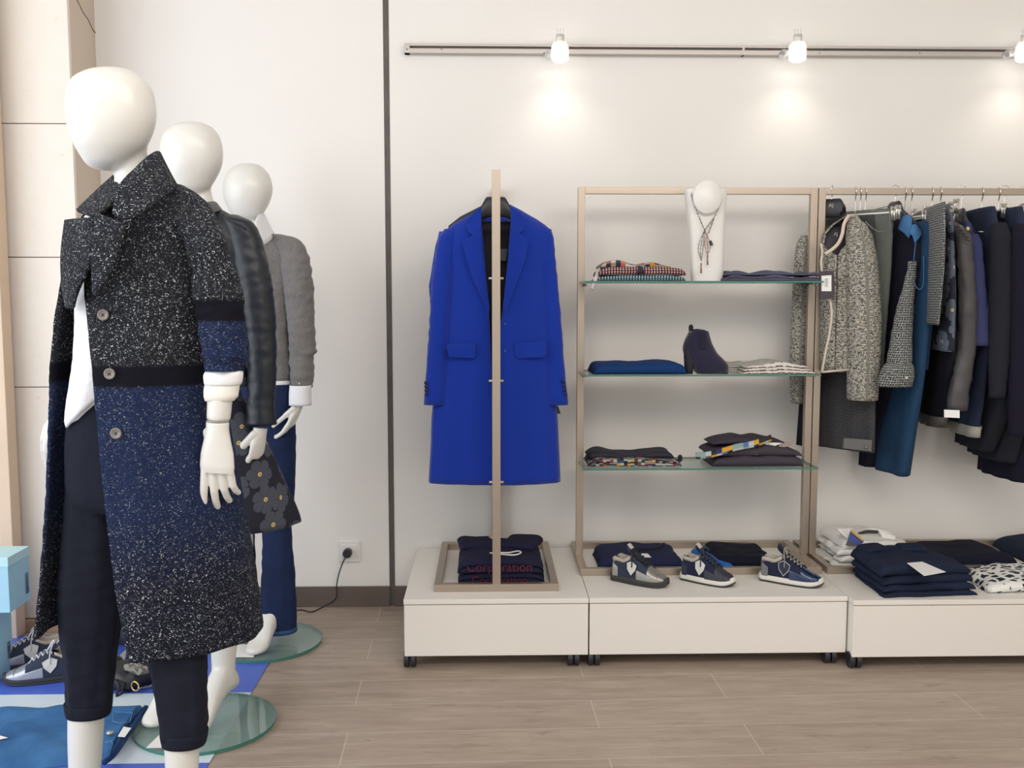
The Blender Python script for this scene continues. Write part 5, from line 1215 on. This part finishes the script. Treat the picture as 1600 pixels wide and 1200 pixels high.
mk('back_pocket', *tube([Gd(x, y, .040) for x, y in pk], .0016, 6)[:2], denim('pocket_denim2', (.03, .11, .26), (.09, .22, .42)), jt)
flatcard('price_card', [(-6, 1148), (12, 1153), (-6, 1157)], .040, mCard, 'white card corner on the blue jeans at the left edge of the floor')
# ================================================================ GARMENTS ON THE RAIL
BARY = 3.73
def plane_of(hook, yaw):
    X0 = P(hook, 300, BARY).x; return X0, Vector((math.sin(R(yaw)), -math.cos(R(yaw)), 0))
def upx(px, X0, D):
    d = P(px, 450, 1.0); k = d.x      # x per unit depth
    # X0+u*Dx = k*(BARY+u*Dy)
    return (k*BARY-X0)/(D.x-k*D.y)
def hung_rings(hook, yaw, rows, N=44, ex=2.4, fold=.004, fs=7, seed=0, step=10, wr=0.0, fz=.8):
    """rows: (py of the front edge, back px or None, front px, half thickness)"""
    X0, D = plane_of(hook, yaw); T = Vector((D.y, -D.x, 0)); rr = []
    for py, b_, f_, th in rows:
        uf = upx(f_, X0, D); ub = -abs(b_) if (b_ is not None and abs(b_) < 1) else upx(b_, X0, D)
        Y = BARY+uf*D.y; rr.append((py, ub, uf, th, P(f_, py, Y).z))
    rr = smoothrows(rr, step); out = []
    for i, (py, ub, uf, th, z) in enumerate(rr):
        c = (ub+uf)/2; a = (uf-ub)/2; t = i/(len(rr)-1); ring = []
        for k in range(N):
            q = 2*math.pi*k/N; p = ringpt((0, 0, 0), a, th, q, ex)
            am = fold*(t**fz); off = am*(math.sin(fs*(p.x/a)*1.7+seed*2+math.sin(t*3+seed)))
            if wr: off += wr*fnoise((p.x, q*.1, z*1.3), 26, seed)
            w_ = Vector((X0, BARY, z))+D*(c+p.x)+T*(p.y+off)
            w_.y = min(w_.y, WY-.006)
            ring.append(w_)
        out.append(ring)
    return out
def garment(name, lab, cat, hook, yaw, rows, mat, part='body', group=None, parent=None, open_=False, **k):
    X0, D = plane_of(hook, yaw); rg = hung_rings(hook, yaw, rows, **k)
    t = parent or thing(name, lab, cat, (X0, BARY, min(p.z for p in rg[-1])), group=group)
    v, f, uv = loft(rg, True, not open_); o = mk(part, v, f, mat, t, uv=uv)
    if open_: solid(o, .003, 0)
    return t, o
def clip_hanger(hook, yaw, zb, lab, half=.17):
    X0, D = plane_of(hook, yaw); t = thing('clip_hanger', lab, 'hanger', (X0, BARY, zb), group='clip hangers on the clothes rail')
    zt = ST+.006
    mk('hook', *tube(hook_pts(X0, BARY, zt, zb, .019, (-.25, -1)), .0022, 7)[:2], mMetalBright, t)
    c = Vector((X0, BARY, zb)); mk('bar', *tube([c-D*half, c+D*half], .0045, 10)[:2], plain('pale_hanger_bar', (.66, .65, .62), .3, .3), t)
    for s_ in (-1, 1):
        q = c+D*s_*(half-.012); mb = MB()
        for dx in (-.007, .007): mb.add(*tube([q+Vector((dx, 0, .022)), q+Vector((dx*.3, 0, -.004)), q+Vector((dx*.6, 0, -.032))], [.004, .005, .004], 8, ell=1.8)[:2])
        mb.add(*tube([q+Vector((-.009, 0, .004)), q+Vector((.009, 0, .004))], .005, 8)[:2])
        mb.mk('clip', plain('clip_metal', (.60, .58, .54), .25, .9), t)
    return t
def rail_hanger(hook, yaw, lab, drop, half=.17, logo=True, th=.024):
    X0, D = plane_of(hook, yaw); a = math.atan2(D.y, D.x)
    return black_hanger(X0, BARY, ST+.006, a, lab, drop, half, -1, logo, 'black hangers on the clothes rail', th)

mBoucle = boucle('black_cream_boucle', (.022, .022, .022), (.56, .54, .47), .72, .515); mCream = plain('cream_braid', (.66, .56, .46), .85, bump=.8, bscale=300)
# --- cropped tweed jacket turned towards the room
X0, D = plane_of(1300, 62)
jz = P(1305, 580, 3.66).z
tj = thing('tweed_jacket', 'black and cream boucle jacket with cream braid edging, first on the clothes rail', 'jacket', (X0, BARY, jz))
zt = P(1305, 318, BARY).z
rail_hanger(1300, 62, 'black hanger with printed mark holding the cream boucle jacket', ST+.006-zt-.01, .085)
def jl(rows, Y, part, mat, par, **k):
    v, f, uv = loft(sil(rows, Y, **k)); return mk(part, v, f, mat, par, uv=uv)
jl([(368, 1252, 1268, .0), (380, 1245, 1272), (400, 1242, 1269), (450, 1239, 1266), (520, 1236, 1263), (580, 1234, 1261), (630, 1236, 1259)], 3.80, 'sleeve', mBoucle, tj, ratio=.9, N=28, fold=.002, seed=2, bmax=.04)
def gj(y, c, a, b): k = min(1, max(0, (y-392)/30)); return (-.75+.45*k*.6, 2*math.pi-.75-.35+.2*k)
rg = sil([(338, 1322, 1338, -.02), (350, 1304, 1346, -.01), (365, 1290, 1350), (400, 1284, 1350), (450, 1284, 1345), (520, 1284, 1338), (579, 1284, 1334)], 3.70, ratio=1.2, N=44, bmax=.075, fold=.003, fs=4, seed=3, g=lambda y, c, a, b: ((.1 if y < 372 else .1-.65*min(1, (y-372)/24)), 2*math.pi-(1.45 if y < 385 else max(.58, 1.45-.87*(y-385)/15))))
v, f, uv = loft(rg, False, False); bd = solid(mk('body', v, f, mBoucle, tj, uv=uv), .004)
jl([(352, 1292, 1330, .02), (375, 1282, 1330, .01), (410, 1280, 1326, .0)], 3.72, 'lining', plain('plum_lining', (.045, .040, .050), .6), tj, ratio=.4, N=24, bmax=.02)
text('care_print', 'AJ', .020, tuple(P(1306, 366, 3.655)), (R(88), 0, R(20)), mHangT, tj)
jl([(341, 1326, 1342, .01), (352, 1324, 1354), (368, 1322, 1362), (400, 1322, 1369), (450, 1322.5, 1374), (500, 1323, 1376), (560, 1324, 1375.5), (600, 1324.5, 1373), (624.5, 1325.5, 1371)], 3.62, 'sleeve', mBoucle, tj, ratio=.9, N=36, fold=.0015, fs=3, seed=4, wr=.003, bmax=.058)
mk('braid', *tube(curve([P(1334, 339, 3.66), P(1326, 338, 3.62), P(1319, 350, 3.60), P(1316, 366, 3.595), P(1310, 380, 3.59), P(1300, 390, 3.59), P(1289, 397, 3.60)], 6), .0065, 10)[:2], mCream, tj)
mk('braid', *tube(curve([P(1283, 381, 3.66), P(1285, 396, 3.62), P(1283, 412, 3.61), P(1288, 440, 3.60), P(1299, 480, 3.59), P(1297, 515, 3.585), P(1290, 550, 3.59), P(1284, 582, 3.60)], 6), .0045, 10)[:2], mCream, tj)
mk('braid', *tube([P(1284, 581.5, 3.60), P(1300, 580, 3.60), P(1326, 577.5, 3.605)], .0042, 10)[:2], mCream, tj)
tgc = [P(1281, 424, 3.575), P(1303, 423, 3.575), P(1304, 464, 3.572), P(1300, 467, 3.572), P(1281, 467, 3.572)]
tt = thing('swing_tag', 'dark plum swing tag with white barcode label hanging from the boucle jacket', 'tag', tuple(P(1292, 467, 3.573)))
v, f = plate(tgc, .003); bev(mk('card', v, f, plain('plum_card', (.045, .038, .050), .5), tt, smooth=False), .0008)
v, f = plate([P(1283.5, 431, 3.5715), P(1299, 430, 3.5715), P(1299, 455, 3.569), P(1283.5, 455, 3.569)], .001); lb = mk('label', v, f, mCard, tt, smooth=False)
mb = MB()
for k in range(7):
    a = P(1289, 436+k*2.0, 3.569); mb.box(a.x, a.x+.011, a.y-.0006, a.y+.0006, a.z, a.z+.0013)
mb.mk('barcode', plain('ink', (.05, .05, .06), .8), lb, smooth=False)
mk('string', *tube(curve([P(1290, 398, 3.60), P(1293, 410, 3.58), P(1292, 425, 3.573)]), .0012, 6)[:2], mBlackPlastic, tt)

# --- trousers on clip hangers behind the jacket
mDots = dots('dark_dot_weave', (.020, .020, .027), (.070, .070, .070), 150, .42)
clip_hanger(1337, 38, P(1337, 336, BARY).z, 'clip hanger holding the dark dotted trousers behind the boucle jacket')
garment('trousers', 'dark dotted weave trousers hanging lowest behind the boucle jacket', 'trousers', 1337, 38, [(335, -.15, 1362, .014), (400, -.16, 1368, .018), (600, -.17, 1374, .02), (708, -.17, 1376, .02)], mDots, seed=2, fold=.004)
clip_hanger(1345, 42, P(1345, 342, BARY-.0).z, 'clip hanger holding the plain grey trousers behind the boucle jacket', .08)
pt, o = garment('trousers', 'plain charcoal trousers with grey tab at the hem behind the boucle jacket', 'trousers', 1340, 48, [(345, 1322, 1350, .012), (500, 1318, 1358, .016), (620, 1316, 1362, .016), (688, 1317, 1361, .016)], plain('charcoal_twill', (.032, .034, .042), .9), seed=4, fold=.002)
for f_ in [0]:
    q = [P(1317, 684, 3.62), P(1361, 687, 3.60), P(1360, 705, 3.60), P(1316, 700, 3.62)]; v, f = plate(q, .012, (0, -1, 0)); bev(mk('hem_tab', v, f, plain('grey_tab', (.13, .13, .13), .8), pt, smooth=False), .002)
    q = P(1354, 699, 3.585); mk('button', *disc((q.x, q.y, q.z), .006, .006, 14, 'Y'), plain('tab_button', (.2, .18, .15), .4), pt)
garment('trousers', 'narrow black trousers seen either side of the rack post at left', 'trousers', 1296, 25, [(420, 1262, 1290, .012), (560, 1258, 1290, .014), (640, 1254, 1286, .014), (700, 1251, 1282, .012)], fabric('black_twill', (.014, .014, .020), .9), seed=5, fold=.002)
mOlive = denim('olive_grey_denim', (.075, .085, .078), (.125, .135, .125))
clip_hanger(1353, 30, P(1353, 334, BARY).z, 'clip hanger holding the olive grey jeans', .16)
ol, o = garment('jeans', 'olive grey jeans clipped by the waist behind the boucle jacket', 'jeans', 1353, 30, [(325, -.14, 1391, .022), (345, -.15, 1391, .024), (400, -.15, 1391, .026), (480, -.14, 1388, .026), (600, -.13, 1382, .022)], mOlive, seed=6, fold=.005, wr=.003)
for pts in ([(1352, 346), (1362, 356), (1372, 362), (1384, 360)], [(1390, 330), (1390, 345), (1391, 360)], [(1360, 330), (1368, 327), (1388, 322)]):
    mk('seam', *tube([P(x, y, 3.56) for x, y in pts], .0018, 6)[:2], plain('pale_seam', (.18, .20, .18), .8), ol)

# --- dark jumper with patterned sleeve
mInk = fabric('ink_jersey', (.010, .010, .020), .9, 400, .3, .15); mGeo = dots('grey_geometric_print', (.024, .026, .034), (.30, .31, .29), 115, .42)
rail_hanger(1399, 8, 'black hanger with printed mark holding the black jumper', ST+.006-P(1399, 322, BARY).z-.01, .16)
jp, o = garment('jumper', 'black jumper with grey geometric rolled sleeve, left of the teal dress', 'jumper', 1399, 8, [(338, -.04, 1404, .014), (350, -.12, 1422, .024), (365, -.17, 1434, .03), (420, -.18, 1438, .034), (480, -.18, 1432, .034), (560, -.17, 1412, .034), (640, -.17, 1392, .034), (730, -.17, 1374, .03)], mInk, seed=7, fold=.005)
jl([(408, 1420, 1432, 0), (440, 1413, 1430), (480, 1402, 1427), (520, 1394, 1425), (560, 1387, 1424), (576, 1385, 1423)], 3.53, 'sleeve', mGeo, jp, ratio=.9, N=28, wr=.003)
v, f, uv = loft(sil([(568, 1386, 1423), (572, 1382, 1425.5), (588, 1375, 1426), (604, 1371, 1423)], 3.52, .6, 30, wr=.003), True, False); solid(mk('rolled_cuff', v, f, mGeo, jp, uv=uv), .004)
q = P(1417, 590, 3.46); mk('cuff_button', *disc((q.x, q.y, q.z), .005, .004, 12, 'Y'), plain('pearl_button2', (.6, .6, .5), .3), jp)

# --- teal dress coat and blue shirt collar
mTealW = fabric('petrol_blue_crepe', (.016, .052, .115), .8, 400, .3, .15, 0, .6)
clip_hanger(1415, 6, P(1415, 342, BARY).z, 'clear clip hanger holding the long petrol blue dress', .15)
td, o = garment('dress', 'long petrol blue sleeveless dress hanging lowest left of the bare gap on the rail', 'dress', 1415, 3, [(345, -.10, 1446, .018), (362, -.16, 1452, .028), (420, -.17, 1456, .034), (500, -.17, 1454, .036), (600, -.17, 1448, .038), (680, -.17, 1437, .040), (745, -.17, 1428, .040)], mTealW, seed=8, fold=.010, fs=3)
mSkyC = fabric('light_blue_shirting', (.06, .17, .36), .8, 400, .3, .1)
X_, D_ = plane_of(1410, 8)
ruled('collar', [(1404, 358, 3.62), (1410, 340, 3.60), (1421, 336, 3.58)], [(1420, 372, 3.56), (1424, 362, 3.55), (1424, 344, 3.56)], mSkyC, td, .006, bulge=.01)
ruled('collar', [(1424, 352, 3.55), (1432, 352, 3.54), (1440, 364, 3.54)], [(1420, 366, 3.54), (1425, 368, 3.53), (1429, 380, 3.53)], mSkyC, td, .006, bulge=.008)
mk('armhole_piping', *tube(curve([P(1431, 376, 3.52), P(1427, 420, 3.52), P(1430, 445, 3.515), P(1438, 452, 3.51), P(1443, 440, 3.51), P(1443, 400, 3.515)]), .0018, 6)[:2], mSkyC, td)
clip_hanger(1425, 2, P(1425, 345, BARY).z, 'clear clip hanger holding the petrol blue trousers', .17)
garment('trousers', 'petrol blue trousers ending above the bare wall, right of the long dress', 'trousers', 1427, 3, [(338, -.15, 1466, .014), (360, -.16, 1468, .018), (450, -.16, 1462, .020), (578, -.15, 1453, .020)], fabric('petrol_wool', (.016, .040, .085), .85, 500, .3, .15), seed=9, fold=.003)
# --- grey print trousers and flower skirt
clip_hanger(1457, 2, P(1457, 330, BARY).z, 'clip hanger holding the narrow grey print trousers', .16)
garment('trousers', 'narrow grey geometric print trousers beside the flower print skirt', 'trousers', 1442, -14, [(315, -.15, 1471, .012), (400, -.15, 1473, .014), (460, -.15, 1471, .014), (508, -.14, 1469, .012)], mGeo, seed=10, fold=.001)
clip_hanger(1470, -4, P(1470, 326, BARY).z, 'clip hanger with black clips holding the flower print skirt', .16)
mSkirt2 = flowers('flower_print_dark', 13, (.010, .012, .028), (.10, .12, .16), (.7, .62, .35))
garment('skirt', 'dark skirt with large grey flowers and pale centres on the rail', 'skirt', 1470, -14, [(318, -.13, 1478, .010), (340, -.14, 1483, .016), (400, -.16, 1487, .024), (480, -.17, 1491, .028), (550, -.18, 1491, .032)], mSkirt2, seed=11, fold=.004)
blk = garment('dress', 'black dress with grey hem band under the flower print skirt', 'dress', 1476, -12, [(420, -.14, 1490, .03), (500, -.18, 1493, .035), (560, -.20, 1494, .038), (640, -.21, 1482, .040), (662, -.21, 1478, .040)], fabric('black_crepe', (.008, .008, .014), .85), seed=12, fold=.005)[0]
garment('', '', '', 1476, -12, [(652, -.212, 1481, .0415), (668, -.213, 1478, .0425)], plain('grey_band', (.10, .095, .085), .6), part='hem_band', parent=blk, open_=True, seed=12, fold=.005)
# --- leather jacket
t = NT('grey_washed_leather'); v_ = t.coord(); n1 = t.noise(v_, 14, 3, .55); t.base(t.mix(n1, (.040, .038, .042), (.075, .072, .076))); t.p(Roughness=.5); t.bump(n1, .4, .006); mGL = t.m
rail_hanger(1503, -10, 'black hanger with printed mark holding the grey leather jacket', ST+.006-P(1503, 333, BARY).z-.01, .16)
lj, o = garment('leather_jacket', 'washed grey leather jacket with ribbed shoulder and long sleeve on the rail', 'jacket', 1500, -14, [(346, -.05, 1492, .016), (358, -.12, 1505, .026), (372, -.17, 1516, .034), (420, -.18, 1518, .038), (560, -.17, 1512, .036)], mGL, seed=13, fold=.003)
jl([(352, 1488, 1504, .03), (366, 1492, 1516, .01), (380, 1495, 1520), (430, 1497, 1524), (500, 1498, 1527), (560, 1494, 1522), (600, 1486, 1516), (622, 1481, 1513), (641, 1481, 1511)], 3.50, 'sleeve', mGL, lj, ratio=.85, N=32, wr=.005)
for k in range(5): ruled('shoulder_rib', [(1490+k*4.5, 350+k*5.5, 3.46), (1499+k*4.2, 351+k*5.5, 3.45)], [(1490.5+k*4.5, 353+k*5.5, 3.455), (1500+k*4.2, 354.5+k*5.5, 3.445)], mGL, lj, .006)
q = [P(1475, 640, 3.47), P(1499, 641, 3.46), P(1499, 653, 3.46), P(1475, 652, 3.47)]; v, f = plate(q, .002)
tag(mk('paper_tag', v, f, mCard, smooth=False), 'white paper tag at the cuff of the grey leather jacket', 'tag')
# --- indigo shirt
mIndigo = fabric('indigo_cotton', (.040, .045, .125), .85, 400, .35, .15)
is_, o = garment('shirt', 'indigo cotton shirt with gold button between leather jacket and dark jeans', 'shirt', 1512, -6, [(345, -.05, 1513, .014), (358, -.13, 1522, .024), (375, -.17, 1530, .03), (430, -.18, 1538, .034), (490, -.18, 1548, .034), (535, -.17, 1545, .034)], mIndigo, seed=14, fold=.006, wr=.003)
ruled('collar', [(1503, 357, 3.56), (1507, 346, 3.54), (1513, 346, 3.53)], [(1506, 366, 3.52), (1512, 368, 3.51), (1519, 362, 3.51)], mIndigo, is_, .006, bulge=.01)
jl([(366, 1516, 1528, .02), (380, 1517, 1534), (430, 1521, 1538), (480, 1524, 1542), (540, 1523, 1546)], 3.49, 'sleeve', mIndigo, is_, ratio=.8, N=26, wr=.003)
q = P(1512, 358, 3.50); v, f, _u = capsule((q.x, q.y, q.z-.001), (q.x, q.y, q.z+.002), .0075, .0075); mk('button', v, f, plain('gold_button', (.60, .50, .28), .3, .6), is_)
# --- jeans
mDJ = denim('navy_denim_rail', (.009, .013, .030), (.020, .030, .062))
clip_hanger(1535, 0, P(1535, 333, BARY).z, 'clip hanger holding the cuffed dark jeans', .17)
dj, o = garment('jeans', 'dark blue jeans with pale turned cuff between indigo shirt and charcoal coat', 'jeans', 1522, -8, [(322, -.13, 1546, .022), (350, -.15, 1552, .028), (400, -.16, 1556, .030), (600, -.16, 1545, .030), (672, -.16, 1537, .030)], mDJ, seed=15, fold=.005, wr=.004)
garment('', '', '', 1522, -8, [(667, -.164, 1538.5, .033), (684, -.165, 1537.5, .033)], plain('pale_cuff', (.36, .35, .30), .8), part='cuff', parent=dj, open_=True, seed=15, fold=.005)
for a_, b_ in (((1527, 362), (1540, 363)), ((1566, 362), (1580, 363))): pass
mk('rivet', *tube([P(1528, 362, 3.50), P(1538, 362, 3.49)], .0016, 6)[:2], mMetalBright, dj)
clip_hanger(1561, 2, P(1561, 335, BARY).z, 'clip hanger holding the washed navy jeans near the right edge', .17)
garment('jeans', 'washed navy jeans clipped high between the two charcoal coats', 'jeans', 1555, -6, [(322, -.13, 1590, .024), (350, -.15, 1592, .030), (420, -.15, 1590, .032), (600, -.15, 1584, .03)], mDJ, seed=16, fold=.006, wr=.005)
# --- long dark coats at the right
mChar = fabric('charcoal_wool', (.017, .019, .027), .95, 400, .3, .2); mNavyC = fabric('deep_navy_wool', (.011, .010, .022), .95, 400, .3, .2)
ca, o = garment('coat', 'charcoal wool coat whose straight sleeve ends above the navy hems', 'coat', 1548, -6, [(343, -.05, 1563, .018), (356, -.13, 1574, .032), (375, -.18, 1580, .042), (450, -.19, 1583, .046), (620, -.19, 1582, .048), (706, -.19, 1560, .046)], mChar, seed=17, fold=.006)
jl([(348, 1552, 1572, .02), (366, 1547, 1578), (420, 1546, 1579), (500, 1545, 1578), (580, 1545, 1574), (621, 1546, 1570)], 3.47, 'sleeve', mChar, ca, ratio=.85, N=30, wr=.003)
rail_hanger(1570, -4, 'black hanger holding the second charcoal coat near the right edge', ST+.006-P(1570, 332, BARY).z-.01, .16, False)
cb_, o = garment('coat', 'second charcoal coat, right of the washed navy jeans', 'coat', 1574, -2, [(343, -.05, 1598, .018), (358, -.13, 1612, .032), (380, -.18, 1622, .044), (450, -.19, 1626, .048), (620, -.19, 1612, .048), (724, -.19, 1594, .046)], mChar, seed=18, fold=.006)
jl([(350, 1582, 1600, .02), (372, 1578, 1612), (430, 1576, 1616), (520, 1576, 1614), (620, 1575, 1608), (680, 1576, 1602)], 3.46, 'sleeve', mNavyC, cb_, ratio=.85, N=30, wr=.003)
rail_hanger(1602, 0, 'black hanger cut by the right edge of the picture', ST+.006-P(1602, 325, BARY).z-.01, .16)
garment('coat', 'long deep navy coat reaching lowest at the right edge', 'coat', 1603, 4, [(345, -.05, 1622, .018), (360, -.13, 1645, .034), (380, -.18, 1660, .05), (500, -.19, 1668, .056), (757, -.19, 1640, .070)], mNavyC, seed=19, fold=.008)
